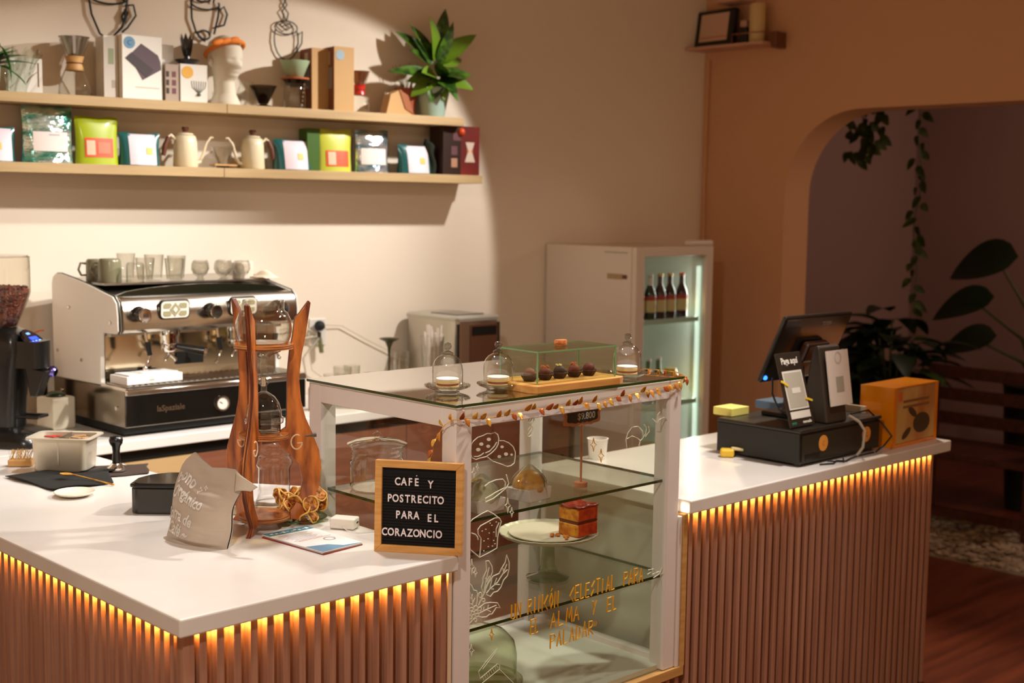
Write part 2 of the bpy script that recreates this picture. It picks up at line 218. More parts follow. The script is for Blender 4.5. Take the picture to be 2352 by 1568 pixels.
# drawings and lettering on the case glass: x, z in metres
DRAW={"cookie":[[[0.8149,1.1463],[0.8129,1.1604],[0.8237,1.1729],[0.8384,1.1809],[0.8569,1.1837],[0.8699,1.1871],[0.8831,1.1849],[0.8963,1.187],[0.906,1.1803],[0.91,1.17],[0.9083,1.1561],[0.9009,1.1457],[0.8859,1.1363],[0.8671,1.1288],[0.8429,1.1276],[0.8337,1.126],[0.8207,1.1318],[0.8149,1.1463]],[[0.8271,1.1345],[0.8391,1.133],[0.8502,1.1351],[0.8595,1.1395]],[[0.8651,1.1388],[0.8801,1.1419],[0.8951,1.152],[0.9034,1.1616]]],"cookie2":[[[0.911,1.1642],[0.9273,1.1623],[0.9449,1.1546],[0.9606,1.1428],[0.9687,1.1276],[0.968,1.1134],[0.9654,1.1008],[0.9538,1.0952],[0.9402,1.0948],[0.9188,1.1039],[0.89,1.1147],[0.8709,1.1283]]],"fill1":[[[0.8834,1.1709],[0.8812,1.168],[0.8759,1.1673],[0.8706,1.1692],[0.8683,1.1726],[0.8705,1.1756],[0.8758,1.1763],[0.8811,1.1743],[0.8834,1.1709]],[[0.8582,1.162],[0.856,1.1591],[0.8508,1.1584],[0.8455,1.1603],[0.8433,1.1637],[0.8454,1.1666],[0.8506,1.1673],[0.8559,1.1654],[0.8582,1.162]],[[0.8814,1.1536],[0.8794,1.1509],[0.8743,1.1502],[0.8692,1.1521],[0.8671,1.1553],[0.8691,1.1581],[0.8742,1.1588],[0.8793,1.1569],[0.8814,1.1536]],[[0.8485,1.1492],[0.8463,1.1462],[0.8408,1.1455],[0.8352,1.1475],[0.8329,1.1511],[0.8351,1.1541],[0.8406,1.1548],[0.8462,1.1528],[0.8485,1.1492]]],"fill2":[[[0.928,1.1467],[0.9263,1.1442],[0.9219,1.1436],[0.9175,1.1452],[0.9157,1.1482],[0.9175,1.1507],[0.9218,1.1513],[0.9262,1.1496],[0.928,1.1467]],[[0.9431,1.1264],[0.941,1.1234],[0.9358,1.1227],[0.9306,1.1247],[0.9283,1.1282],[0.9304,1.1312],[0.9356,1.1319],[0.9408,1.13],[0.9431,1.1264]],[[0.9194,1.123],[0.9175,1.1202],[0.9128,1.1196],[0.908,1.1214],[0.906,1.1246],[0.9079,1.1274],[0.9126,1.128],[0.9174,1.1262],[0.9194,1.123]],[[0.96,1.1229],[0.9587,1.1209],[0.9552,1.1205],[0.9518,1.1218],[0.9503,1.1241],[0.9517,1.1261],[0.9551,1.1266],[0.9586,1.1252],[0.96,1.1229]]],"spark1":[[[0.8267,1.1068],[0.8293,1.0972],[0.8349,1.0934],[0.8294,1.0911],[0.8271,1.0822],[0.8246,1.0917],[0.819,1.0955],[0.8245,1.0979],[0.8267,1.1068]]],"spark2":[[[0.8386,1.1159],[0.8402,1.1087],[0.8436,1.1059],[0.8403,1.1039],[0.8389,1.0971],[0.8374,1.1043],[0.8339,1.1071],[0.8373,1.109],[0.8386,1.1159]]],"spark3":[[[0.9441,1.0133],[0.9472,0.9986],[0.9541,0.9928],[0.9474,0.989],[0.9448,0.9752],[0.9416,0.9899],[0.9348,0.9957],[0.9414,0.9995],[0.9441,1.0133]]],"spark4":[[[0.9585,0.9865],[0.9608,0.9771],[0.9657,0.9732],[0.9609,0.9709],[0.959,0.9621],[0.9567,0.9716],[0.9519,0.9754],[0.9566,0.9777],[0.9585,0.9865]]],"spark5":[[[0.8229,0.8768],[0.8259,0.8618],[0.8324,0.8558],[0.826,0.8521],[0.8234,0.8381],[0.8205,0.8531],[0.814,0.8592],[0.8203,0.8628],[0.8229,0.8768]]],"spark6":[[[0.8353,0.8525],[0.8374,0.8431],[0.8421,0.8392],[0.8375,0.8371],[0.8357,0.8285],[0.8336,0.8378],[0.829,0.8417],[0.8335,0.8438],[0.8353,0.8525]]],"bread":[[[0.8747,0.991],[0.8503,0.9856],[0.8238,0.977],[0.8108,0.9682],[0.8073,0.9579],[0.8159,0.9419],[0.8164,0.909],[0.8189,0.9012],[0.8496,0.8765],[0.8814,0.8829],[0.9086,0.8902],[0.9106,0.9168],[0.9152,0.9383],[0.9224,0.9558],[0.9173,0.964],[0.8946,0.9806],[0.8747,0.991]],[[0.9147,0.9672],[0.8997,0.9687],[0.8751,0.9624],[0.8508,0.9563],[0.8424,0.9485],[0.8438,0.9372],[0.8537,0.9246],[0.8528,0.9027],[0.8496,0.8765]],[[0.8207,0.9438],[0.8341,0.938],[0.8414,0.9303],[0.844,0.9225]],[[0.9149,0.9551],[0.9052,0.94],[0.9056,0.9195]],[[0.8826,0.9585],[0.8851,0.9581]],[[0.8889,0.9519],[0.8914,0.9515]],[[0.9037,0.9579],[0.9062,0.9575]],[[0.868,0.9452],[0.8705,0.9448]],[[0.8559,0.9426],[0.8583,0.9422]],[[0.88,0.9336],[0.8825,0.9332]],[[0.8959,0.9332],[0.8984,0.9328]],[[0.8763,0.9194],[0.8788,0.919]],[[0.8624,0.9163],[0.8648,0.9159]],[[0.8958,0.9119],[0.8982,0.9115]],[[0.8915,0.8983],[0.894,0.8979]],[[0.9004,0.9027],[0.9029,0.9023]],[[0.8774,0.8993],[0.8799,0.8989]],[[0.8623,0.8912],[0.8648,0.8908]]],"pastry":[[[0.8638,1.0549],[0.8784,1.062],[0.903,1.066],[0.9255,1.0647],[0.9357,1.0541],[0.9334,1.0414],[0.9036,1.0346],[0.8839,1.0282],[0.8668,1.0234],[0.8669,1.0142],[0.8939,1.0194],[0.9161,1.0291],[0.9385,1.0407],[0.9471,1.0506],[0.9379,1.0742]]],"plant":[[[0.8386,0.7539],[0.8431,0.7658],[0.8437,0.7856],[0.8398,0.7935],[0.8304,0.7967],[0.8247,0.8078],[0.8171,0.8163],[0.8041,0.8245],[0.7921,0.8254],[0.8043,0.809],[0.8082,0.7955],[0.8047,0.7807],[0.8086,0.7657],[0.8143,0.7546]],[[0.8098,0.8121],[0.8174,0.7965],[0.8251,0.7808],[0.8292,0.7558]],[[0.8139,0.7845],[0.8233,0.7755],[0.8269,0.7875]],[[0.8151,0.7672],[0.8254,0.7609],[0.8354,0.7759]],[[0.8645,0.7829],[0.8737,0.7996],[0.8867,0.8171],[0.8941,0.8315],[0.892,0.8462],[0.8802,0.8627],[0.8707,0.8637],[0.874,0.8396],[0.862,0.8219],[0.8621,0.8104],[0.8567,0.7987],[0.8626,0.7847]],[[0.8824,0.8451],[0.877,0.8276],[0.8716,0.8086],[0.8663,0.7896]],[[0.8696,0.8204],[0.8735,0.8082],[0.8847,0.8233]],[[0.8741,0.7766],[0.8875,0.7689],[0.8989,0.7774],[0.9124,0.7776],[0.9238,0.7855],[0.9332,0.8025],[0.9467,0.8115],[0.9523,0.8278],[0.952,0.8453],[0.9428,0.8665],[0.9382,0.8478],[0.9268,0.8355],[0.9173,0.8228],[0.8962,0.8196],[0.8812,0.8053],[0.8701,0.7889]],[[0.9442,0.8424],[0.931,0.8203],[0.9119,0.8008],[0.8853,0.7888],[0.874,0.7795]],[[0.9098,0.8127],[0.9005,0.7973],[0.9198,0.7935]],[[0.8925,0.8117],[0.8853,0.7888],[0.8987,0.7861]],[[0.9307,0.8333],[0.9329,0.8199],[0.9464,0.8275]],[[0.872,0.7885],[0.859,0.7725],[0.8479,0.7548]],[[0.8518,0.7483],[0.8668,0.7552],[0.8897,0.7534],[0.9129,0.7472],[0.9228,0.7321],[0.9092,0.7364],[0.8941,0.7222],[0.8864,0.7238],[0.875,0.719],[0.8598,0.7208],[0.8465,0.7265]],[[0.8483,0.7333],[0.8747,0.7378],[0.9091,0.7422]],[[0.8633,0.7344],[0.8669,0.7466]],[[0.8785,0.7384],[0.8821,0.7492]],[[0.8747,0.7378],[0.8901,0.7288]],[[0.8589,0.7783],[0.8576,0.7739],[0.8543,0.7722],[0.8505,0.7738],[0.8479,0.778],[0.8478,0.7829],[0.8503,0.7862],[0.8541,0.7863],[0.8575,0.7831],[0.8589,0.7783]],[[0.8695,0.7632],[0.8682,0.7606],[0.8649,0.7597],[0.861,0.761],[0.8585,0.7639],[0.8584,0.7671],[0.8609,0.769],[0.8647,0.7687],[0.8681,0.7665],[0.8695,0.7632]],[[0.8454,0.7482],[0.8439,0.7446],[0.8399,0.7434],[0.8353,0.7451],[0.8323,0.7489],[0.8322,0.753],[0.8352,0.7555],[0.8397,0.7553],[0.8438,0.7524],[0.8454,0.7482]],[[0.8575,0.7428],[0.8563,0.7398],[0.8529,0.7387],[0.8491,0.7401],[0.8466,0.7433],[0.8465,0.7469],[0.849,0.749],[0.8528,0.7489],[0.8562,0.7464],[0.8575,0.7428]],[[0.83,0.7478],[0.8286,0.745],[0.8249,0.7441],[0.8206,0.7456],[0.8178,0.7487],[0.8177,0.752],[0.8205,0.754],[0.8247,0.7537],[0.8285,0.7512],[0.83,0.7478]],[[0.8236,0.7399],[0.8222,0.7366],[0.8185,0.7354],[0.8142,0.737],[0.8114,0.7406],[0.8113,0.7445],[0.8141,0.7469],[0.8183,0.7466],[0.8221,0.7439],[0.8236,0.7399]],[[0.8332,0.7372],[0.8319,0.7345],[0.8286,0.7337],[0.8248,0.735],[0.8223,0.7379],[0.8223,0.7411],[0.8247,0.7429],[0.8285,0.7427],[0.8318,0.7404],[0.8332,0.7372]],[[0.8469,0.7372],[0.8452,0.7346],[0.841,0.7339],[0.8362,0.7355],[0.833,0.7385],[0.833,0.7416],[0.8361,0.7434],[0.8409,0.7429],[0.8452,0.7405],[0.8469,0.7372]],[[0.8262,0.728],[0.8249,0.7252],[0.8214,0.7243],[0.8173,0.7257],[0.8147,0.7288],[0.8146,0.7321],[0.8172,0.7341],[0.8212,0.7338],[0.8248,0.7314],[0.8262,0.728]],[[0.8382,0.7262],[0.8367,0.7223],[0.8327,0.7209],[0.8282,0.7226],[0.8252,0.7267],[0.8251,0.7312],[0.828,0.734],[0.8325,0.7338],[0.8366,0.7307],[0.8382,0.7262]],[[0.8491,0.7288],[0.8476,0.7264],[0.8438,0.7257],[0.8395,0.7272],[0.8367,0.73],[0.8366,0.7329],[0.8394,0.7346],[0.8437,0.7342],[0.8475,0.7319],[0.8491,0.7288]],[[0.8421,0.7182],[0.841,0.7151],[0.8381,0.714],[0.8348,0.7153],[0.8326,0.7185],[0.8326,0.722],[0.8347,0.7242],[0.838,0.7241],[0.8409,0.7217],[0.8421,0.7182]],[[0.7918,0.7861],[0.7974,0.7751],[0.805,0.7594],[0.8033,0.7456],[0.7999,0.7279],[0.8076,0.7079]],[[0.7966,0.7668],[0.7913,0.7496],[0.7999,0.7265]],[[0.8297,0.7216],[0.8149,0.7119],[0.7911,0.7001]]],"bean1":[[[1.0319,1.2004],[1.028,1.1962],[1.0229,1.194],[1.0179,1.1944],[1.0145,1.1974],[1.0135,1.202],[1.0152,1.2072],[1.0191,1.2114],[1.0243,1.2136],[1.0292,1.2131],[1.0326,1.2102],[1.0336,1.2055],[1.0319,1.2004]],[[1.0294,1.2111],[1.0235,1.2045],[1.0177,1.1965]]],"bean2":[[[1.0293,1.172],[1.0249,1.1664],[1.0193,1.1631],[1.0139,1.1632],[1.0102,1.1665],[1.0092,1.1722],[1.0111,1.1787],[1.0154,1.1844],[1.021,1.1876],[1.0264,1.1875],[1.0301,1.1842],[1.0312,1.1785],[1.0293,1.172]],[[1.028,1.1839],[1.0211,1.1774],[1.0133,1.1682]]],"croissant":[[[1.3977,1.0888],[1.3929,1.111],[1.4004,1.129],[1.418,1.1432],[1.4425,1.1433],[1.4637,1.1274],[1.4665,1.108],[1.4543,1.1012],[1.4487,1.0855]],[[1.3969,1.1132],[1.4189,1.1188],[1.4396,1.111],[1.4543,1.1012]],[[1.4644,1.1082],[1.4764,1.1178],[1.48,1.1338],[1.4692,1.1459]],[[1.4747,1.1098],[1.4929,1.1242],[1.4881,1.1384]]],"cup":[[[1.5041,1.1586],[1.5257,1.1426],[1.5338,1.1528],[1.555,1.1561],[1.5747,1.1457]],[[1.5257,1.144],[1.5269,1.1673],[1.5372,1.1745]]],"jar":[[[0.9148,0.6286],[0.8754,0.6023],[0.8507,0.5825],[0.8563,0.5634],[0.9155,0.5873],[0.9248,0.5809],[0.9231,0.5717],[0.8637,0.5496]],[[0.9112,0.6212],[0.8649,0.5858]],[[0.9249,0.5699],[0.9741,0.522]],[[0.8652,0.5653],[0.8698,0.556]],[[0.872,0.5681],[0.8766,0.5588]],[[0.8788,0.571],[0.8834,0.5616]],[[0.8856,0.5738],[0.8902,0.5645]],[[0.8924,0.5767],[0.8971,0.5673]],[[0.8992,0.5795],[0.9039,0.5702]],[[0.9061,0.5824],[0.9108,0.573]],[[0.913,0.5853],[0.9177,0.5759]]],"spark7":[[[0.8248,0.6588],[0.8279,0.647],[0.8347,0.6417],[0.828,0.6395],[0.8252,0.6291],[0.8222,0.6409],[0.8154,0.6462],[0.8221,0.6483],[0.8248,0.6588]]],"herb":[[[1.4995,0.7105],[1.5186,0.7146],[1.5029,0.7226],[1.526,0.7208],[1.5381,0.7083],[1.5227,0.7061],[1.5498,0.7087],[1.558,0.6994],[1.5776,0.6983]],[[1.527,0.6951],[1.5501,0.7009],[1.565,0.7187]]],"gspark1":[[[0.8938,0.6838],[0.8965,0.672],[0.9023,0.667],[0.8966,0.6645],[0.8944,0.6538],[0.8917,0.6656],[0.886,0.6706],[0.8916,0.6731],[0.8938,0.6838]]],"gspark2":[[[1.261,1.1314],[1.2648,1.1172],[1.273,1.1116],[1.2651,1.108],[1.2621,1.0945],[1.2582,1.1088],[1.25,1.1143],[1.2579,1.118],[1.261,1.1314]]],"gspark3":[[[1.292,1.0975],[1.2959,1.0831],[1.3042,1.0775],[1.2962,1.0738],[1.2931,1.0603],[1.2892,1.0747],[1.2809,1.0803],[1.2889,1.084],[1.292,1.0975]]]}
GOLD_TXT={"UN": [[0.9626, 0.6928], [0.997, 0.6915]], "RINCÓN": [[1.0223, 0.694], [1.1362, 0.6914]], "CELESTIAL": [[1.1798, 0.6943], [1.3622, 0.6943]], "PARA": [[1.3987, 0.6961], [1.4811, 0.6937]], "EL": [[1.0331, 0.638], [1.0633, 0.6369]], "ALMA": [[1.1077, 0.638], [1.2189, 0.6379]], "Y": [[1.271, 0.6399], [1.2921, 0.6404]], "EL2": [[1.3315, 0.636], [1.3714, 0.6346]], "PALADAR": [[1.1078, 0.5823], [1.2761, 0.5863]], "q": [[1.2776, 0.6081], [1.2896, 0.6079]]}
# ---------------------------------------------------------------- the setting
FLOOR = mat('reddish_wood_floor', (120, 58, 32), .38, noise=((1.2, 14, 1), (84, 36, 20), .35, .65))
CREAM = mat('cream_wall_paint', (232, 218, 198), .75, bump=((40, 40, 40), .06, .002))
PEACH = mat('terracotta_peach_wall_paint', (204, 156, 116), .75, bump=((40, 40, 40), .06, .002))
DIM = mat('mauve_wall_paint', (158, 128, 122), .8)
st(G().bb(-4, 8, -4.5, 4.2, -.05, 0).done('floor', FLOOR))
st(G().bb(-4, 8, -4.5, 4.2, 3.05, 3.1).done('ceiling', mat('ceiling_paint', (225, 210, 190), .8)))
# shelf wall (its corner with the arch wall lies near x 4.33, y 2.08)
g = G(); a = wp(-3.2, 0, 0); b = wp(3.625, 0, 0); a2 = wp(-3.2, -.12, 0); b2 = wp(3.625, -.12, 0)
g.prism([(a.x, a.y), (b.x, b.y), (b2.x, b2.y), (a2.x, a2.y)], 3.05); st(g.done('wall_left', CREAM))
# arch wall x 4.33..4.55 with an opening y -.9..1.55, top z 2.24, corner radius .42
r = .42; pts = [(1.55, 0)]
for i in range(13):
    t = PI / 2 * i / 12; pts.append((1.55 - r + r * math.cos(t), 2.24 - r + r * math.sin(t)))
for i in range(13):
    t = PI / 2 + PI / 2 * i / 12; pts.append((-.9 + r + r * math.cos(t), 2.24 - r + r * math.sin(t)))
pts += [(-.9, 0)]
poly = [(2.6, 0), (2.6, 3.05), (-4.5, 3.05), (-4.5, 0)] + pts[::-1]
M = Matrix(((0, 0, 1, 4.33), (1, 0, 0, 0), (0, 1, 0, 0), (0, 0, 0, 1)))
g = G(); g.prism(poly, .22, M); st(g.done('wall_right', PEACH, sm=30))
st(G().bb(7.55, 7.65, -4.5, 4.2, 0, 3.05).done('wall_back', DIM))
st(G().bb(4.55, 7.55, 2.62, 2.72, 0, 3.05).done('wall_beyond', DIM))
lb_ = bpy.data.lights.new('beyond_arch_fill', 'POINT'); lb_.energy = 26; lb_.color = (1, .78, .66); lb_.shadow_soft_size = .15; lo_ = bpy.data.objects.new('beyond_arch_fill', lb_); COL.objects.link(lo_); lo_.location = (6.3, -.4, 2.7)  # added fill without a visible source, brightens the room beyond the arch
g = G(); random.seed(3)
for i in range(2600):
    x = random.uniform(4.78, 5.75); y = random.uniform(-1.2, 1.7); s = random.uniform(.010, .021)
    M = TR(x, y, .012 + random.uniform(0, .012)) @ RZ(random.uniform(0, 6)) @ Matrix.Diagonal((1.5, 1, .6, 1))
    g.lathe([(0, -s), (s * .8, -s * .5), (s, 0), (s * .75, s * .6), (0, s)], 6, M=M)
g.bb(4.77, 5.76, -1.2, 1.7, 0, .012)
tag(g.done('pebbles', mat('cream_pebbles', (176, 160, 138), .8, noise=((9, 9, 9), (130, 112, 92), .4, .6)), sm=60), 'bed of cream pebbles on the floor beyond the arch', 'pebbles', kind='stuff')
tag(G().tube([(4.312, 2.045, 2.53), (4.312, 2.05, 1.9), (4.313, 2.045, 1.2), (4.313, 2.05, .3)], .006, 6).done('wall_cable', mat('cable_cream', (210, 160, 112), .6)), 'thin painted cable running down the corner beside the fridge', 'cable')

# ---------------------------------------------------------------- counters
def worktop(name, poly, label, z0=ZC - .04):
    return tag(G().prism(poly, ZC - z0, z0=z0).done(name, WHITE, bev=.004), label, 'worktop')
worktop('worktop', [(0, 0), (.755, 0), (.755, .93), (.70, .93), (.66, 1.898), (0, 1.898)], 'white quartz worktop carrying the cold drip tower and the letter board')
a = wp(-1.5, 0, 0); b = wp(2.5, 0, 0)
tag(G().prism([(-.6, 1.90), (3.22, 1.90), (3.22, wp(2.49, 0.003, 0).y), (a.x, a.y - .01)], .04, z0=ZC - .04).done('back_worktop', WHITE, bev=.004), 'white worktop under the espresso machine along the shelf wall', 'worktop')
worktop('till_worktop', [(1.652, 0), (3.20, 0), (3.20, .67), (1.652, .67)], 'white worktop under the cash drawer and till screen')
LED = mat('warm_led_strip', (255, 220, 150), .5, emit=(255, 196, 96), es=150)
def slat_run(par, p0, p1, nrm, z0, z1, pitch=.04, wd=.0175, dp=.024, name='slat_panel'):
    """upright slats from p0 to p1 (xy) in front of a backing board, facing nrm"""
    p0, p1, nrm = Vector(p0), Vector(p1), Vector(nrm); d = (p1 - p0); L = d.length; d.normalize(); g = G(); n = int(L / pitch + .5)
    ang = math.atan2(d.y, d.x); M0 = TR(p0.x, p0.y, 0) @ RZ(ang); side = 1 if (RZ(ang).to_3x3() @ Vector((0, -1, 0))).dot(nrm.to_3d()) > 0 else -1
    g.bb(0, L, side * .0, side * .016, z0, z1, M0, 1) if side > 0 else g.bb(0, L, -.016, 0, z0, z1, M0, 1)
    for i in range(n):
        x = (i + .5) * L / n; g.bb(x - wd / 2, x + wd / 2, -dp if side > 0 else 0, 0 if side > 0 else dp, z0, z1 - .004, M0)
    return g.done(name, [SLAT, SLATB], par)
def led(par, p0, p1, nrm, z):
    p0, p1, nrm = Vector(p0), Vector(p1), Vector(nrm); d = p1 - p0; c = (p0 + p1) / 2 + nrm * .013; ang = math.atan2(d.y, d.x)
    return G().box((0, 0, 0), (d.length, .008, .003), TR(c.x, c.y, z) @ RZ(ang)).done('led_strip', LED, par)
t = T('counter_base', 'slatted wooden counter front under the letter board, lit by a warm strip', 'counter', (0, 0, 0))
G().bb(.044, .70, .044, .92, 0, ZC - .041).done('cabinet_body', SLATB, t)
slat_run(t, (.042, .04), (.742, .04), (0, -1), 0, ZC - .0405)
slat_run(t, (.04, 1.86), (.04, .042), (-1, 0), 0, ZC - .0405, name='side_slat_panel')
G().bb(.016, .042, .016, .042, 0, ZC - .0405).done('corner_post', SLAT, t)
G().bb(.742, .753, .022, .042, 0, ZC - .0405).done('end_trim', mat('cream_end_trim', (222, 196, 166), .5), t)
led(t, (.045, .04), (.74, .04), (0, -1), ZC - .0435); led(t, (.04, 1.8), (.04, .045), (-1, 0), ZC - .0435)
G().bb(.048, .64, .93, 1.86, 0, ZC - .041).done('rear_cabinet_body', mat('beige_cabinet', (196, 168, 124), .55), t)
ZB_ = .412
t = T('till_counter_base', 'slatted wooden counter front under the till, glowing below the worktop', 'counter', (1.66, 0, 0))
G().bb(.02, 1.44, .046, .64, 0, ZC - .041).done('cabinet_body', mat('white_cabinet_side', (206, 204, 194), .5), t)
slat_run(t, (.0, .042), (1.455, .042), (0, -1), 0, ZC - .0405)
led(t, (.0, .042), (1.45, .042), (0, -1), ZC - .0435)
G().bb(-.020, -.002, .012, .044, ZB_ - .002, ZC - .0405).done('end_trim', BIRCH, t)
G().bb(-.0125, -.0085, .006, .030, ZC - .034, ZC - .012).done('strip_end_light', mat('strip_end_light', (255, 245, 225), .5, emit=(255, 232, 200), es=6), t)
t = T('back_cabinets', 'row of wooden cabinets under the back worktop', 'cabinet', (.66, 1.92, 0))
CABF = mat('lit_cabinet_front', (186, 154, 108), .5); CABD = mat('brown_cabinet_front', (132, 82, 58), .5, noise=((4, 40, 40), (112, 66, 46), .3, .7))  # same wood, with the stronger light on the first door put into its colour
G().bb(-.6, 2.54, .02, .3, .0, ZC - .041).done('cabinet_body', BLKM, t)
for i, (x0, x1, m_) in enumerate([(-.02, .50, CABF), (.504, 1.0, CABD), (1.004, 1.5, CABD), (1.504, 2.0, CABD), (2.004, 2.5, CABD)]):
    d = G().bb(x0, x1, 0, .018, .05, ZC - .085).done('cabinet_door', m_, t)
    G().bb(x1 - .05, x1 - .04, -.012, 0, .45, .58).done('door_handle', BLKM, d)
# ---------------------------------------------------------------- display case
t = T('display_case', 'white framed glass pastry display case with drawings and gold lettering', 'display case', (.76, .02, 0))
X0, X1, Y0, Y1, ZT, ZB = 0, .862, 0, .61, 1.262, .412
def cb(g, x0, x1, y0, y1, z0, z1): g.bb(x0, x1, y0, y1, z0, z1)
P = .052; g = G()
for x in (0, X1 - P): 
    for y in (0, Y1 - P): cb(g, x, x + P, y, y + P, ZB, ZT - .0001)
for y in (0, Y1 - P): cb(g, P, X1 - P, y + .001, y + P - .001, ZT - P, ZT - .0002)
for x in (0, X1 - P): cb(g, x + .001, x + P - .001, P, Y1 - P, ZT - P, ZT - .0002)
for x in (0, X1 - .03): cb(g, x, x + .03, P, Y1 - P, ZB, ZB + .03)
cb(g, P, X1 - P, Y1 - .03, Y1, ZB, ZB + .03)
g.done('case_frame', FRAME, t, bev=.002)
g = G(); M = None
g.prism([(-.006, -.006), (X1 + .006, -.006), (X1 + .006, Y1 + .004), (-.006, Y1 + .004)], .007, z0=ZT + .001, mi=0, side=1); g.done('top_glass', [TOPG, PEDGE], t)
G().bb(P - .008, X1 - P + .008, .010, .014, ZB + .003, ZT - P + .002).done('front_glass', PANE, t)
G().bb(.010, .014, P - .008, Y1 - P + .008, ZB + .03, ZT - P + .002).done('side_glass', PANE, t)
G().bb(X1 - .014, X1 - .010, P - .008, Y1 - P + .008, ZB + .03, ZT - P + .002).done('side_glass', PANE, t)
for z in (.974, .694):
    g = G(); g.prism([(.018, .020), (X1 - .018, .020), (X1 - .018, Y1 - .06), (.018, Y1 - .06)], .008, z0=z - .008, mi=0, side=1); g.done('glass_shelf', [PANE, PEDGE], t)
G().bb(.004, X1 - .004, .022, Y1 - .005, ZB - .004, ZB + .012).done('case_floor', mat('white_case_floor', (214, 214, 204), .4), t)
G().bb(-.0, X1 + .034, -.008, .018, ZB - .030, ZB - .002).done('wooden_trim', BIRCH, t, bev=.001)
G().bb(X1 + .001, X1 + .016, -.004, .03, ZB - .001, ZC - .045).done('side_trim', FRAME, t, bev=.001)
slat_run(t, (0, .024), (X1 + .034, .024), (0, -1), 0, ZB - .032)
G().bb(.0, X1, .045, Y1 - .02, .0, ZB - .006).done('case_plinth', CABD, t)
CHALK = mat('white_chalk_marker', (214, 214, 192), .8); GOLDM = mat('gold_marker', (222, 160, 24), .5)
LAB = {'cookie': 'front_cookie_drawing', 'cookie2': 'rear_cookie_drawing', 'bread': 'bread_slice_drawing', 'pastry': 'pastry_drawing', 'plant': 'coffee_branch_drawing', 'croissant': 'croissant_drawing', 'cup': 'steam_drawing', 'jar': 'jar_drawing', 'herb': 'herb_drawing'}
for k, L in DRAW.items():
    g = G()
    for pl in L:
        if k.startswith('fill'):
            vs = [g.b.verts.new((x - .76, .0080, z)) for x, z in pl[:-1]]; g.b.faces.new(vs)
        else: g.tube([(x - .76, .0082, z) for x, z in pl], (.0015 if not k.startswith('g') else .0013) if k != 'jar' else .0009, 5)
    m_ = GOLDM if k.startswith('g') else CHALK
    nm = LAB.get(k, 'cookie_chips_drawing' if k.startswith('fill') else 'sparkle_drawing')
    g.done(nm, m_, t)
GLY = {'U': [[(0, 1), (0, .1), (.3, 0), (.6, .1), (.6, 1)]], 'N': [[(0, 0), (0, 1), (.6, 0), (.6, 1)]], 'R': [[(0, 0), (0, 1), (.45, .96), (.6, .76), (.42, .56), (0, .48), (.65, 0)]], 'I': [[(.2, 0), (.2, 1)]],
 'C': [[(.6, 1), (0, .45), (.6, 0)]], 'O': [[(.3, 1), (0, .5), (.3, 0), (.6, .5), (.3, 1)]], 'E': [[(.6, 1), (0, 1), (0, 0), (.6, 0)], [(0, .5), (.5, .5)]], 'L': [[(0, 1), (0, 0), (.55, .05)]],
 'S': [[(.6, 1), (.1, .62), (.5, .45), (.05, 0)]], 'T': [[(0, 1), (.6, 1)], [(.3, 1), (.3, 0)]], 'A': [[(0, 0), (.3, 1), (.6, 0)], [(.12, .4), (.48, .4)]], 'P': [[(0, 0), (0, 1), (.45, .96), (.62, .76), (.45, .56), (0, .48)]],
 'M': [[(0, 0), (.1, 1), (.35, .3), (.6, 1), (.7, 0)]], 'Y': [[(0, 1), (.3, .5), (.6, 1)], [(.3, .5), (.15, 0)]], 'D': [[(0, 0), (0, 1), (.45, .78), (.55, .42), (.35, .1), (0, 0)]]}
for k, ((xa, za), (xb, zb)) in GOLD_TXT.items():
    g = G()
    if k == 'q':
        for dx in (0, .007): g.tube([(xa - .76 + dx, .0082, za + .012), (xa - .755 + dx, .0082, za + .006), (xa - .76 + dx, .0082, za - .002)], .001, 4)
    else:
        w = k.rstrip('2'); n = len(w); cw = (xb - xa) / (n - .25) if n > 1 else .022
        for i, ch in enumerate(w):
            acc = ch == 'Ó'; ch = 'O' if acc else ch; h = .041 * (.94 + .1 * ((i * 7) % 3) / 2); sc = cw * .95
            for pl in GLY[ch]: g.tube([(xa - .76 + i * cw + p[0] * sc * 1.15 + p[1] * .0012, .0084, za + (zb - za) * i / max(n, 1) + p[1] * h) for p in pl], .0021, 5)
            if acc: g.tube([(xa - .76 + i * cw + .3 * sc, .0084, za + h * 1.1), (xa - .76 + i * cw + .6 * sc, .0084, za + h * 1.28)], .0012, 4)
    g.done('gold_lettering', GOLDM, t)
# ---------------------------------------------------------------- cold drip tower
STW = mat('stained_plywood', (208, 122, 56), .32, coat=.5, noise=((26, 26, 5), (116, 50, 22), .36, .66), bump=((60, 60, 12), .15, .002))
STWL = mat('stained_plywood_leg', (212, 122, 50), .32, coat=.5, noise=((30, 7, 30), (104, 40, 16), .36, .64), bump=((60, 12, 60), .15, .002))
PLY = mat('plywood_edge', (120, 56, 24), .45, noise=((8, 8, 420), (206, 142, 78), .45, .55))
PLYV = mat('plywood_leg_edge', (92, 40, 20), .4, noise=((6, 6, 420), (206, 128, 66), .5, .62))
t = T('cold_drip_tower', 'tall stained plywood cold drip coffee tower with clear glass vessels', 'coffee maker', (.556, .541, ZC))
outer = [(.126, .0), (.118, .006), (.104, .022), (.108, .034), (.124, .058), (.143, .100), (.150, .150), (.143, .198), (.126, .242), (.108, .285), (.096, .33), (.091, .39), (.098, .45), (.108, .50), (.116, .55), (.122, .588), (.116, .592)]
inner = [(.092, .560), (.080, .548), (.074, .50), (.066, .46), (.060, .40), (.058, .30), (.056, .262), (.034, .248), (.030, .232), (.040, .216), (.066, .190), (.092, .160), (.100, .120), (.094, .084), (.078, .054), (.066, .040), (.066, .018), (.086, .014), (.096, .0)]
fa = math.atan2(-.716, -.690) - math.radians(9)
